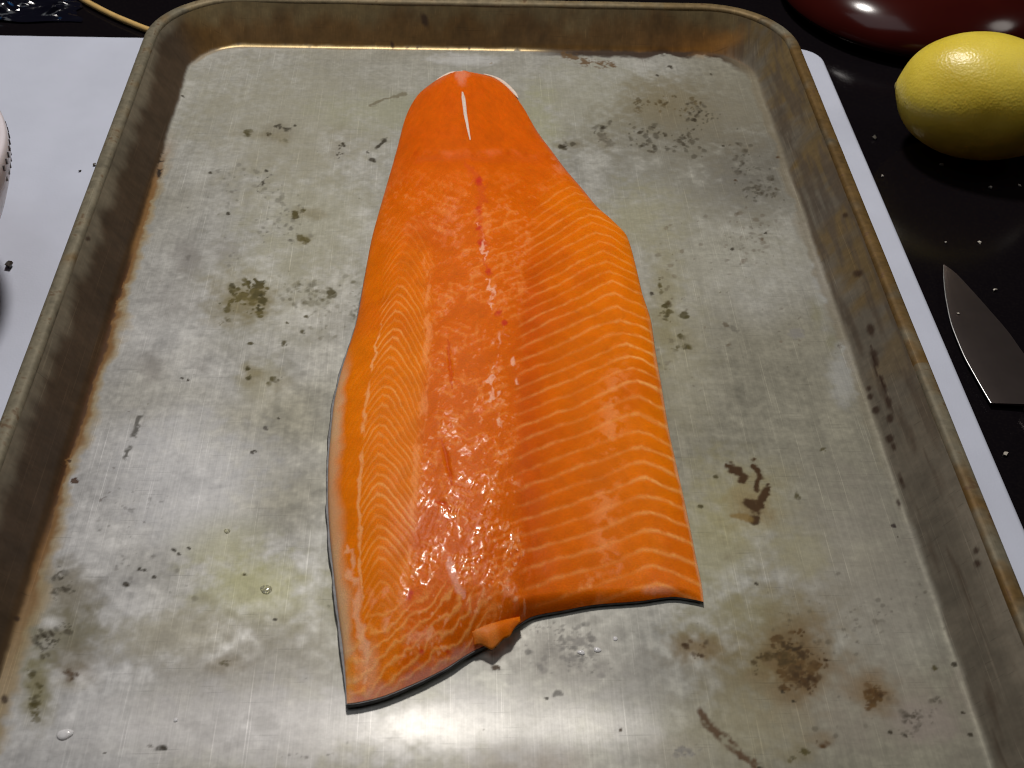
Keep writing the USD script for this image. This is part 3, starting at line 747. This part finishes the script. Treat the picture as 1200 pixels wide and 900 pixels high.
# colours of the flesh itself
deep, orange, gold, pale = np.array([0.57, 0.080, 0.001]), np.array([0.68, 0.127, 0.001]), np.array([0.77, 0.188, 0.002]), np.array([0.93, 0.43, 0.12])
fc = np.ones(SF + (3,)) * orange
fc = mix(fc, deep, sstep(300, 150, FY) * 0.65)
fc = mix(fc, gold, np.clip(in_l * 0.75 * sstep(220, 450, FY) + in_r * sstep(0.55, 1.0, u) * 0.7, 0, 1))
fc = mix(fc, deep, 0.75 * np.exp(-((FX - 618) / 22) ** 2) * sstep(250, 330, FY) * sstep(760, 640, FY))
fc = mix(fc, [0.68, 0.122, 0.001], mid * 0.7)
fc = mix(fc, deep, 0.3 * sstep(0.1, 0.8, q1))
fc *= (1 + 0.07 * q2 + 0.05 * q3)[..., None]
fc = mix(fc, pale, np.clip(0.70 * Lr + 0.55 * Ll + 0.55 * Lcut, 0, 0.9))
# pale fascia crossing the belly lines
fas = np.exp(-((FX - tab(FY, [330, 450, 550, 640, 690], [735, 722, 712, 708, 690])) / 14) ** 2) * sstep(380, 480, FY) * sstep(0.0, 0.6, q2 + 0.25 + 0.6 * lines(ph_r + 0.25, 2))
fc = mix(fc, [0.92, 0.40, 0.16], fas * 0.32 * sstep(-0.4, 0.5, q3 + 0.5 * q2))
# faint herringbone and pink fibres in the middle
ph_m = (FY + 0.45 * np.abs(FX - 548)) / 11.0 + 0.5 * q2
mid_l = lines(ph_m, 3.0) * mid * sstep(0.0, 0.5, q2 + 0.2)
fc = mix(fc, [0.82, 0.25, 0.05], np.clip(mid_l * 0.5 + mid * sstep(0.35, 0.9, q2 * 0.7 + qy * 0.7) * 0.3, 0, 0.8))
fc = mix(fc, [0.88, 0.36, 0.16], mid * (0.3 + 0.7 * sstep(350, 620, FY)) * sstep(0.42, 0.85, q3 * 0.5 + q4 * 0.6 + q2 * 0.25) * 0.7)


def fline(pts, width, color, strength, rag=0.5, gap=0.0):
    global fc
    d, _ = seg_dist(FX + q2 * width * rag + q3 * width * rag * 0.6, FY, pts)
    a = sstep(width, width * 0.3, d / np.clip(1.25 * np.sin(np.pi * np.clip(_, 0.04, 0.96)) ** 0.5, 0.3, 1)) * strength
    if gap:
        a = a * sstep(-gap, 0.25, q2 * 0.6 + qy * 0.6)
    fc = mix(fc, color, a)
    return a


# the fat line on the back, the pale belt of fat along the left edge
fline([(446, 380), (436, 430), (427, 490), (422, 560), (421, 640), (424, 700)], 3.0, [0.93, 0.45, 0.18], 0.6, 0.9, 0.3)
fline([(500, 300), (502, 420), (490, 520), (486, 600), (480, 660)], 6, [0.90, 0.32, 0.10], 0.5, 0.6, 0.4)
belt_w = tab(FY, [400, 440, 520, 620, 700, 770, 830], [0, 6, 12, 14, 17, 15, 5])
belt = sstep(belt_w + 7, belt_w * 0.3, FX - XL + q2 * 4) * sstep(405, 450, FY)
bc = np.ones(SF + (3,)) * np.array([0.66, 0.44, 0.25])
bc = mix(bc, [0.72, 0.26, 0.03], sstep(0.1, 0.45, q1 + 0.4 * q2) * 0.9)
bc = mix(bc, [0.66, 0.38, 0.20], sstep(-0.3, 0.5, gnoise(SF, 50, 40, 2)))
fc = mix(fc, bc, belt * 0.78)
fc = mix(fc, [0.85, 0.48, 0.28], 0.4 * sstep(26, 6, np.hypot((FX - 432) / 0.7, (FY - 778) / 1.6) + q2 * 8) )
fline([(412, 640), (418, 700), (428, 750), (424, 800)], 7, [0.88, 0.50, 0.30], 0.55, 0.8, 0.5)
# lilac rim of the cut at the skin
rim_b = sstep(0.16, 0.03, cut_d + q3 * 0.05) * sstep(0.5, 0.40, u)
fc = mix(fc, [0.55, 0.30, 0.27], rim_b * 0.45)
# bloodline, pin bones, veins
fline([(545, 190), (560, 205), (562, 230), (562, 255), (565, 275), (572, 315)], 7, [0.58, 0.06, 0.02], 0.35, 0.7)
for x, y, r_ in [(562, 212, 6), (561, 247, 5), (562, 266, 4), (564, 285, 4.5), (573, 318, 5), (584, 366, 5.5), (591, 378, 4), (494, 764, 4.5), (524, 764, 3), (480, 694, 5), (478, 700, 5)]:
    d = np.hypot(FX - x, FY - y) + q3 * 1.6 + q2 * 1.5
    fc = mix(fc, [0.52, 0.02, 0.015], sstep(r_ * 1.2, r_ * 0.1, d) * 0.75)
for pts, w_ in [([(563, 262), (567, 292), (572, 304)], 3.2), ([(575, 328), (577, 345), (579, 362)], 3.8), ([(588, 383), (586, 395), (582, 402)], 3.8), ([(580, 415), (579, 432)], 4), ([(580, 440), (578, 450)], 3.6), ([(580, 455), (581, 470)], 4), ([(586, 490), (589, 500)], 4),
                ([(602, 418), (605, 434)], 3), ([(604, 442), (603, 450)], 2)]:
    fline(pts, w_ * 1.25, [0.90, 0.46, 0.30], 0.75, 1.6, 0.35)
fline([(525, 398), (527, 425), (531, 455)], 3.2, [0.58, 0.07, 0.004], 0.7, 0.7)
fline([(518, 515), (524, 545), (531, 568)], 3.6, [0.57, 0.07, 0.004], 0.75, 0.7)
fline([(510, 588), (522, 590), (530, 600)], 3.5, [0.62, 0.06, 0.01], 0.7, 0.4)
fline([(528, 655), (533, 680), (540, 700)], 9, [0.80, 0.40, 0.30], 0.55, 0.5)
# milky patches low on the fillet
for x, y, rx, ry, s_ in [(455, 700, 26, 20, 0.35), (492, 745, 26, 12, 0.5), (560, 690, 26, 40, 0.15), (770, 692, 26, 9, 0.7), (720, 660, 10, 16, 0.3), (598, 690, 12, 30, 0.45), (455, 730, 8, 16, 0.5), (655, 190, 10, 22, 0.25), (530, 260, 14, 50, 0.15)]:
    d = np.hypot((FX - x) / rx, (FY - y) / ry) + q2 * 0.5 + q3 * 0.25
    fc = mix(fc, [0.88, 0.40, 0.24], sstep(1.25, 0.5, d) * s_ * 0.75 * sstep(-0.5, 0.4, q3 + 0.6 * q2))
# the belly's tattered right edge and corner
fc = mix(fc, [0.90, 0.50, 0.28], sstep(5, 1, XR - FX + q2 * 2) * sstep(330, 480, FY) * 0.55)
fc = mix(fc, [0.50, 0.11, 0.05], sstep(5.5, 2.0, XR - FX + q3) * sstep(140, 160, FY) * sstep(260, 215, FY) * 0.5)
fc = mix(fc, [0.60, 0.09, 0.008], 0.35 * np.exp(-((FY - 187 - 0.02 * (FX - 560) - 3 * q1) / 5.0) ** 2) * sstep(470, 490, FX) * sstep(650, 620, FX))
fc = mix(fc, [0.82, 0.20, 0.08], 0.25 * np.exp(-((FY - 180 - 0.02 * (FX - 560) - 3 * q1) / 4.0) ** 2) * (0.4 + q2) * sstep(470, 490, FX) * sstep(650, 620, FX))
# tail tip whitish
fc = mix(fc, [0.85, 0.42, 0.30], 0.3 * sstep(11, 2, np.hypot(FX - 541, (FY - 88) / 1.6) + q2 * 3))
fc = np.clip(fc, 0.002, 0.97)
# --- relief
wetmid = np.clip(mid + sstep(640, 740, FY) * sstep(440, 470, FX) * sstep(640, 600, FX) * 0.9, 0, 1) * (1 - cut)
low = sstep(380, 640, FY)
rel = 0.10 * q1 + 0.05 * q2
rel += Lr * (-0.05 + 0.18 * sstep(0.80, 0.95, u)) + Ll * 0.02 + in_r * 0.05 * (lines(ph_r + 0.5, 1.0) - 0.5) + in_l * 0.05 * (lines(ph_l + 0.5, 1.0) - 0.5)
rel += wetmid * (0.25 + 0.75 * low) * (0.06 * q3 + 0.15 * q4 + 0.05 * q2) * (0.35 + 0.65 * sstep(0.0, 0.5, q2 * 0.8 + qy * 0.4))
for pts, w_, d_ in [([(526, 402), (527, 425), (530, 448)], 4, 0.45), ([(518, 515), (524, 545), (531, 568)], 5, 0.55), ([(510, 588), (522, 590), (530, 600)], 5, 0.7)]:
    d, t_ = seg_dist(FX + q2 * 2, FY, pts)
    rel -= d_ * 0.8 * sstep(w_, 0, d) * np.sin(np.pi * np.clip(t_, 0.02, 0.98))
rel -= 0.22 * np.exp(-((FY - 189 - 3 * q1) / 5.0) ** 2) * sstep(470, 500, FX) * sstep(650, 620, FX)
rel += 0.2 * np.exp(-((FY - 181 - 3 * q1) / 5.0) ** 2) * sstep(470, 500, FX) * sstep(650, 620, FX)
rel += cut * (0.12 * Lcut + 0.1 * q3)
edge_f = np.clip(np.minimum.reduce([dl, dr, db, dt]) / 2.0, 0, 1)
P3[..., 2] += rel * edge_f
patch = sstep(0.25, 0.7, q3 * 0.6 + q2 * 0.5 + 0.15 * q4)
wet = np.clip(0.12 + 0.12 * q1 + wetmid * patch * (0.35 + 0.65 * sstep(480, 640, FY)) + 0.1 * q2, 0, 1)
V = P3.reshape(-1, 3)
FA = grid_faces(NV, NU)
FA = FA[:, ::-1]
if vnormals(V, FA)[len(V) // 2, 2] < 0:
    FA = FA[:, ::-1]
put(f"{fish}/flesh", V, FA, M_flesh, vnormals(V, FA), {"fleshcolor": fc.reshape(-1, 3), "wet": wet.reshape(-1)})
# skin: shows as a dark line along the left side and the cut end, closes the fillet underneath
idx = np.arange(NV * NU).reshape(NV, NU)
loop = np.r_[idx[:, 0], idx[-1, 1:], idx[-2::-1, -1], idx[0, -2:0:-1]]
lp = V[loop].copy()
tan = np.roll(lp, -3, 0)[:, :2] - np.roll(lp, 3, 0)[:, :2]
tan /= np.maximum(np.linalg.norm(tan, axis=1, keepdims=True), 1e-9)
on = np.stack([tan[:, 1], -tan[:, 0]], -1)
side = np.r_[np.zeros(NV), np.ones(NU - 1), np.full(NV - 1, 2), np.full(NU - 2, 3)]
tt = np.r_[np.linspace(0, 1, NV), np.linspace(0, 1, NU)[1:], np.linspace(1, 0, NV)[1:], np.linspace(1, 0, NU)[1:-1]]
wsk = np.where(side == 0, np.interp(tt, [0, 0.35, 0.5, 0.6, 0.95, 1], [-0.4, -0.4, 0.5, 0.9, 0.9, 0.4]), np.where(side == 1, np.interp(tt, [0, 0.05, 0.45, 0.6, 1], [0.5, 0.6, 0.4, 0.1, 0.0]), -0.4))
wsk = ndimage.gaussian_filter1d(wsk, 12, mode="wrap")
wsk *= 1 + 1.1 * (meshkit.fbm(lp * 0.12, 3, 4) * 2 - 1)
top_z = lp[:, 2] - 0.2
rings = [np.c_[lp[:, :2] - on * 1.5, lp[:, 2] - 0.35], np.c_[lp[:, :2] + on * wsk[:, None] * 0.7, top_z + 0.0], np.c_[lp[:, :2] + on * wsk[:, None], top_z * 0.75],
         np.c_[lp[:, :2] + on * wsk[:, None] * 0.6, top_z * 0.4], np.c_[lp[:, :2] - on * 1.0, np.full(len(lp), 0.55)], np.c_[lp[:, :2] - on * 4.0, np.full(len(lp), 0.30)]]
N = len(lp)
sv = np.vstack(rings + [np.array([[0, 0, 0.3]])])
sf = grid_faces(len(rings), N, True)[:, ::-1]
# underside filled with rows across
last = (len(rings) - 1) * N
inner = rings[-1][:, :2]
pl = shapely.Polygon(inner).buffer(0)
vt, ftri = trimesh.creation.triangulate_polygon(shapely.Polygon(inner[::6]).buffer(0), engine="earcut")
sv = np.vstack([sv[:-1], np.c_[vt, np.full(len(vt), 0.305)]])
sf = np.vstack([sf, ftri[:, ::-1] + len(rings) * N])
put(f"{fish}/skin", sv, sf, M_skin, smooth=50)


def on_fish(px, py, lift=0.0):
    """The point of the flesh that the traced position (px, py) names."""
    k = np.argmin((FX - px) ** 2 + (FY - py) ** 2)
    return V[k] + np.array([0, 0, lift])


v, f = tube(spline([on_fish(x, y, 0.02) for x, y in [(542, 108), (543.5, 120), (545, 133), (548, 148), (551, 164)]], 30), np.interp(np.linspace(0, 1, 30), [0, 0.15, 0.6, 1], [0.35, 0.95, 0.8, 0.3]), 10, 0.30)
tag(put(f"{fish}/tendon", v, f, M_tendon, smooth=60), "short white tendon near the tail tip")
# pale membrane edging the tail
mp = [on_fish(x, y, -0.2) for x, y in [(566, 85), (580, 90), (592, 98), (600, 107), (606, 115)]]
mp = spline(mp, 26) + np.array([0.7, 0.9, -0.1])
v, f = tube(mp, np.interp(np.linspace(0, 1, 26), [0, 0.4, 0.85, 1], [0.3, 1.1, 1.0, 0.2]), 10, 0.6)
tag(put(f"{fish}/tail_membrane", v, f, M_tendon, smooth=60), "white membrane along the right of the tail tip")
mp = spline([on_fish(x, y, -0.2) for x, y in [(512, 94), (522, 88), (532, 85), (545, 84)]], 20) + np.array([-0.2, 0.7, -0.1])
v, f = tube(mp, np.interp(np.linspace(0, 1, 20), [0, 0.5, 1], [0.2, 0.8, 0.3]), 10, 0.6)
tag(put(f"{fish}/tail_membrane_001", v, f, M_tendon, smooth=60), "white membrane along the left of the tail tip")
# torn flap at the middle of the cut end
fin = [(553, 741), (564, 735), (576, 731), (590, 727), (609, 722)]
fout = [(556, 756), (563, 754.5), (569, 757), (576, 760), (583, 755), (590, 748), (598, 744), (602, 737), (610, 728)]
NA, NB = 60, 16
ci = spline([on_fish(x, y, 0.0) for x, y in fin], NA)
co = spline([at(x, y, 4.6) for x, y in fout], NA)
ci[:, 2] += 0.12
tb = np.linspace(0, 1, NB)[None, :, None]
top = ci[:, None] * (1 - tb) + co[:, None] * tb
top[..., 2] += 0.9 * np.sin(tb[..., 0] * math.pi) * np.sin(np.linspace(0, math.pi, NA))[:, None] ** 0.5 + 0.25 * (meshkit.fbm(top * 0.35, 2, 6) * 2 - 1) * tb[..., 0]
bot = top.copy()
bot[..., 2] -= 0.25 + 0.75 * np.sin(np.linspace(0, math.pi, NA))[:, None] ** 0.4 * (1 - 0.6 * tb[..., 0] ** 6)
fv = np.vstack([top.reshape(-1, 3), bot.reshape(-1, 3)])
gq = grid_faces(NA, NB)
el = np.r_[np.arange(NA) * NB, (NA - 1) * NB + np.arange(1, NB), np.arange(NA - 2, -1, -1) * NB + NB - 1, np.arange(NB - 2, 0, -1)]
e2 = np.roll(el, -1)
n0 = NA * NB
ff = np.vstack([gq, gq[:, ::-1] + n0, np.stack([el, el + n0, e2 + n0], -1), np.stack([el, e2 + n0, e2], -1)])
fm = trimesh.Trimesh(fv, ff, process=False)
trimesh.repair.fix_normals(fm)
near = fc.reshape(-1, 3)[[np.argmin(((V - p_)[:, :2] ** 2).sum(1)) for p_ in ci]]
near = ndimage.gaussian_filter1d(near, 3, axis=0)
fl_c = np.repeat(near[:, None], NB, 1) * (1 - 0.12 * tb)
fl_c = mix(fl_c, [0.78, 0.26, 0.05], 0.5 * sstep(0.1, 0.6, meshkit.fbm(top * 0.3, 3, 9) * 2 - 1))
fl_c = np.vstack([fl_c.reshape(-1, 3)] * 2)
put(f"{fish}/loose_flap", fm.vertices, fm.faces, M_flesh, vnormals(np.array(fm.vertices), np.array(fm.faces)), {"fleshcolor": fl_c, "wet": np.full(len(fl_c), 0.15)})


# ------------------------------------------------------------------ droplets on the pan
def droplet(px, py, rx, ry, label, mat, name="droplet", height=0.45, group=None):
    c = at(px, py, 0.0)
    k = np.argmin((X - c[0]) ** 2 + (Y - c[1]) ** 2)
    z0 = Z.reshape(-1)[k]
    sx = rx * np.linalg.norm(at(px + 1, py, 0) - c)
    sy = ry * np.linalg.norm(at(px, py + 1, 0) - c)
    prof = [(1, -0.15)] + [(math.cos(a), math.sin(a)) for a in np.linspace(0, math.pi / 2 - 0.05, 9)] + [(0.0005, 1.0)]
    v, f = lathe(np.array([(0.0005, -0.15)] + prof), 28)
    ang = np.arctan2(v[:, 1], v[:, 0])
    wob_ = 1 + 0.10 * np.sin(2 * ang + px) + 0.06 * np.sin(3 * ang + py)
    v = v * np.c_[wob_ * sx, wob_ * sy, np.full(len(v), height * (sx + sy) / 2)] + np.array([c[0], c[1], z0 + 0.05])
    tag(put(numbered(name), v, f[:, ::1], mat, smooth=70), label, "droplet", group)


droplet(76, 861, 9, 6.5, "milky white droplet in the near left corner of the sheet pan", M_milky)
droplet(312, 691, 7.5, 5, "clear drop of yellowish oil left of the salmon fillet", M_oil, "oil_drop", 0.28)
droplet(266, 622, 3.5, 3, "tiny clear droplet farther up the pan than the oil drop", M_oil, "oil_drop")
droplet(681, 765, 4.2, 3.0, "small white droplet below the salmon's cut end, left one of a close pair", M_milky)
droplet(700, 762, 4.2, 3.2, "small white droplet below the salmon's cut end, right one of a close pair", M_milky)
droplet(721, 749, 3.0, 2.4, "tiny white droplet nearest the salmon's right bottom corner", M_milky)
droplet(206, 844, 2.6, 2.2, "tiny pale droplet in the pan between milky droplet and fillet's tip", M_milky)

# ------------------------------------------------------------------ lemon
lemon = thing("lemon", "whole ripe yellow lemon on black countertop right of the pan", "lemon")
LR, LL = 30.7, 40.5
n_ = 90
t = np.linspace(0, math.pi, n_)
rad = LR * np.sin(t) ** 0.92
ax = -LL * np.cos(t)
nip = np.exp(-((t - math.pi) / 0.22) ** 2) * 6 - np.exp(-(t / 0.16) ** 2) * -1.5 * -1
ax = ax + nip
ph = np.linspace(0, 2 * np.pi, 120, endpoint=False)
lv = np.stack([np.repeat(ax[:, None], 120, 1), rad[:, None] * np.cos(ph), rad[:, None] * np.sin(ph)], -1).reshape(-1, 3)
lf = grid_faces(n_, 120, True)[:, ::-1]
lv *= (1 + 0.030 * (meshkit.fbm(lv * 0.035 + 7, 2, 21) * 2 - 1))[:, None]
ya = math.radians(-14)
Rz = np.array([[math.cos(ya), -math.sin(ya), 0], [math.sin(ya), math.cos(ya), 0], [0, 0, 1]])
lv = lv @ Rz.T
LC = at(1151, 115, CZ + LR - 1.0)
lv = lv + LC
lv[:, 2] += CZ + 0.05 - lv[:, 2].min()
if np.einsum("ij,ij->i", vnormals(lv, lf), lv - LC).mean() < 0:
    lf = lf[:, ::-1]
put(f"{lemon}/peel", lv, lf, M_lemon, smooth=80)
tip0 = lv[:120].mean(0)
v, f = lathe([(0.001, 0.6), (1.2, 0.55), (1.9, 0.1), (1.7, -0.8), (0.001, -0.9)], 20)
d = Rz @ np.array([-1, 0, 0])
rot = trimesh.geometry.align_vectors([0, 0, 1], d)[:3, :3]
put(f"{lemon}/stem_scar", v @ rot.T + tip0 + d * -0.2, f, M_stem, smooth=50)

# ------------------------------------------------------------------ knife
knife = thing("kitchen_knife", "steel kitchen knife lying flat on black countertop right of the cutting board", "knife")
KZ = CZ + 1.6
edge_pts = spline([at(x, y, KZ)[:2] for x, y in [(1105.5, 312), (1106, 330), (1109, 355), (1117, 388), (1128, 415), (1143, 443), (1161, 474)]], 60)
spine_pts = spline(np.vstack([[at(x, y, KZ)[:2] for x, y in [(1105.5, 312), (1117, 321), (1137, 342), (1160, 368), (1182, 394), (1196, 414)]], [at(1222, 448, KZ)[:2]], [at(1244, 479, KZ)[:2]]]), 60)
heel = spine_pts[-1]
K1 = 60
kt = np.linspace(0, 1, K1)
cols = 9
uu = np.linspace(0, 1, cols)
thick = np.interp(uu, [0, 0.10, 0.5, 1.0], [0.12, 0.55, 1.2, 1.7])
pl_ = edge_pts[:, None] * (1 - uu)[None, :, None] + spine_pts[:, None] * uu[None, :, None]
thk = thick[None] * np.interp(kt, [0, 0.08, 1], [0.35, 0.8, 1.0])[:, None]
tilt = 0.7
topv = np.dstack([pl_, KZ + tilt + thk / 2])
botv = np.dstack([pl_, KZ + tilt - thk / 2])
nv = K1 * cols
bv = np.vstack([topv.reshape(-1, 3), botv.reshape(-1, 3)])
g = grid_faces(K1, cols)
el = np.r_[np.arange(K1) * cols, (K1 - 1) * cols + np.arange(1, cols), np.arange(K1 - 2, -1, -1) * cols + cols - 1, np.arange(cols - 2, 0, -1)]
e2 = np.roll(el, -1)
sides = np.vstack([np.stack([el, el + nv, e2 + nv], -1), np.stack([el, e2 + nv, e2], -1)])
bf = np.vstack([g, g[:, ::-1] + nv, sides])
bm = trimesh.Trimesh(bv, bf, process=False)
trimesh.repair.fix_normals(bm)
put(f"{knife}/blade", bm.vertices, bm.faces, M_steel, smooth=25)
# ground cutting edge, a thin bright bevel
ev, ef = tube(np.c_[edge_pts, np.full(K1, KZ + tilt)], np.interp(kt, [0, 0.1, 1], [0.2, 0.42, 0.42]), 8, 0.7)
put(f"{knife}/cutting_edge", ev, ef, M_edge, smooth=60)
# bolster and handle run on out of the picture
h0 = edge_pts[-1] * 0.55 + spine_pts[-1] * 0.45
hd = (spine_pts[-1] - spine_pts[-24])
hd = hd / np.linalg.norm(hd)
hs = np.array([hd[1], -hd[0]])
hc = edge_pts[-1] * 0.25 + spine_pts[-1] * 0.75 - hd * 1.0
bp = [hc + hs * 8.5 + hd * -1, hc - hs * 9 + hd * -1, hc - hs * 9 + hd * 9, hc + hs * 8.5 + hd * 9]
v, f = rounded_slab(shapely.Polygon(bp).buffer(-2).buffer(2), CZ + 0.1, CZ + 5.5, 1.2)
put(f"{knife}/bolster", v, f, M_steel, smooth=40)
bp = [hc + hs * 9 + hd * 9.3, hc - hs * 9.5 + hd * 9.3, hc - hs * 11 + hd * 60, hc - hs * 9 + hd * 118, hc + hs * 11 + hd * 118, hc + hs * 8 + hd * 60]
v, f = rounded_slab(shapely.Polygon(bp).buffer(-4).buffer(4), CZ + 0.1, CZ + 11, 3.5)
put(f"{knife}/handle", v, f, M_handle, smooth=50)

# ------------------------------------------------------------------ red pot, top right
pot = thing("red_casserole", "dark red glossy round covered dish behind the lemon", "casserole dish")
pc = np.array([261.0, 296.0, CZ])
a_ = np.linspace(0, math.pi / 2, 60)
prof = np.c_[np.r_[0.01, 50, 62, 80 * np.sin(a_[::-1])], np.r_[0.3, 0.3, 1.2, 8 + 30 * np.cos(a_[::-1])]]
prof = prof[:-1]
k_ = np.argmax(prof[:, 1] > 9.5)
bp_, lp_ = spline(prof[:k_], 60), prof[k_ - 1:] * [1.0, 1.0] + [0.5, 0.25]
v, f = lathe(bp_, 128, pc)
put(f"{pot}/body", v, f, M_red, smooth=60)
v, f = lathe(np.vstack([lp_[:1] - [2.0, 0.6], lp_[:1] - [0.0, 0.5], lp_, [0.01, 38.2]]), 128, pc)
put(f"{pot}/lid", v, f, M_red, smooth=50)
v, f = lathe(spline([(5, 37), (5, 41), (11, 46), (12, 50), (8, 54), (0.01, 55)], 30), 40, pc)
put(f"{pot}/knob", v, f, M_red, smooth=60)

# ------------------------------------------------------------------ bowl at the left edge
bowl = thing("ceramic_bowl", "white ceramic bowl with small dark dashes at left edge of cutting board", "bowl")
BR, BZ = 74.0, 62.0
be = at(4, 200, BZ - 6)
bc_ = np.array([be[0] - BR, be[1], -1.1])
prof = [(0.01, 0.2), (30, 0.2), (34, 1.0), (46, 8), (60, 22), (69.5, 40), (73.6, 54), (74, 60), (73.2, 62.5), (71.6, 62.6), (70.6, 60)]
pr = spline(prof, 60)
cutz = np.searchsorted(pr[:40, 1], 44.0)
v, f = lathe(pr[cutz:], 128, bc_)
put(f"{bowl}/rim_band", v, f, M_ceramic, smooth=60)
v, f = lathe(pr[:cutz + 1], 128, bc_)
put(f"{bowl}/outer_wall", v, f, M_body_shade, smooth=60)
prof = [(70.5, 59.8), (69.8, 54), (66, 40), (57, 24), (44, 11), (30, 5), (0.01, 4)]
v, f = lathe(spline(prof, 40), 128, bc_)
put(f"{bowl}/glazed_inside", v, f, M_glaze, smooth=60)
for row, (z_, rr, off) in enumerate([(57.5, 74.05, 0.0), (51.5, 73.1, 0.03)]):
    for k in range(-3, 5):
        a0 = 0.20 + off + k * 0.062
        da, dz = 0.008, 1.5
        c_ = [np.array([(rr + s_) * math.cos(a0 + a_), (rr + s_) * math.sin(a0 + a_), z_ + b_]) + bc_ for s_ in (-0.4, 0.25) for a_, b_ in [(-da, -dz * 0.6), (da, -dz), (da, dz * 0.6), (-da, dz)]]
        hull = trimesh.Trimesh(np.array(c_)).convex_hull
        put(f"{bowl}/" + ("dash" if (row, k) == (0, -3) else f"dash_{row * 8 + k + 3:03d}"), hull.vertices, hull.faces, M_dash)

# ------------------------------------------------------------------ cord and crumpled wrap, top left
cz = CZ + 1.9
cpts = [at(x, y, cz) for x, y in [(60, -38), (80, -14), (98, 0), (115, 9.5), (133, 18.5), (153, 27), (175, 35.5), (200, 43)]]
cpts.append(cpts[-1] + np.array([28, -9.0, 0]))
cpts[-2][1] = max(cpts[-2][1], 226)
cpts[-1][1] = max(cpts[-1][1], 226)
v, f = tube(spline(cpts, 120), 1.75, 14)
tag(put("cord", v, f, M_cord, smooth=60), "thin gold cord curving on black countertop behind the pan's left corner", "cord")
rng = np.random.default_rng(77)
wc = at(20, 22, CZ)
gx, gy = np.meshgrid(np.linspace(-1, 1, 46), np.linspace(-1, 1, 40))
wx, wy = gx * 52 + wc[0] - 18, gy * 18 + wc[1] + 12
hz = np.abs(gnoise(gx.shape, 11, 91, 3)) * 15 * np.clip(1.15 - gx ** 2, 0, 1) * np.clip(1.1 - gy ** 2, 0, 1) * 0.6 + 0.6
wv_ = np.stack([wx + gnoise(gx.shape, 9, 92, 2) * 3, wy + gnoise(gx.shape, 9, 93, 2) * 2, CZ + hz], -1).reshape(-1, 3)
wv_[:, 1] = np.maximum(wv_[:, 1], 222.5)
tag(put("plastic_wrap", wv_, grid_faces(40, 46), M_wrap, smooth=28), "crumpled shiny dark plastic wrapper with painted blue glints behind the cutting board", "wrapper")


# ------------------------------------------------------------------ crumbs
def crumb(px, py, z, size, mat, label, name, cat, group=None, seed=0, flat=0.6):
    c = at(px, py, z)
    r = np.random.default_rng(seed)
    h = trimesh.Trimesh(r.normal(size=(14, 3)) * [1, 0.75, flat] * size * 0.5).convex_hull
    v = np.array(h.vertices)
    v[:, 2] -= v[:, 2].min()
    tag(put(numbered(name), v + c + [0, 0, 0.04], h.faces, mat), label, cat, group)


WHITE = "white crumbs scattered on the black countertop"
for k, (x, y, s_, lab) in enumerate([(1025, 163, 1.7, "largest white crumb on countertop between cutting board and lemon"), (1103, 194, 1.2, "white crumb just under the lemon's left half"), (1034, 207, 0.9, "small white crumb closest to the board's right edge, below the largest crumb"),
                                     (1160, 221, 1.0, "white crumb below the middle of the lemon"), (1108, 285, 0.8, "left crumb of the pair just above the knife tip"), (1148, 285, 1.0, "right crumb of the pair just above the knife tip"),
                                     (1165, 341, 1.0, "white crumb on countertop just right of the knife blade"), (1177, 534, 1.2, "white crumb on countertop below the knife's heel"), (1194, 218, 0.9, "faint crumb under the lemon at the right edge of the picture")]):
    crumb(x, y, CZ, s_, M_crumb, lab, "white_crumb", "crumb", WHITE, 200 + k)
crumb(1122, 368, KZ + 1.05, 0.9, M_crumb, "pale crumb lying on the knife blade", "white_crumb", "crumb", None, 300)
for k, (x, y, s_, lab) in enumerate([(94, 201, 0.9, "tiny dark crumb on white cutting board left of the pan rim"), (111, 194, 1.5, "dark crumb on white cutting board touching the pan rim"), (12, 313, 2.6, "dark seed-like crumb on white cutting board beside the bowl")]):
    crumb(x, y, -1.3, s_, M_speck, lab, "dark_crumb", "crumb", "dark crumbs on the white cutting board", 400 + k)
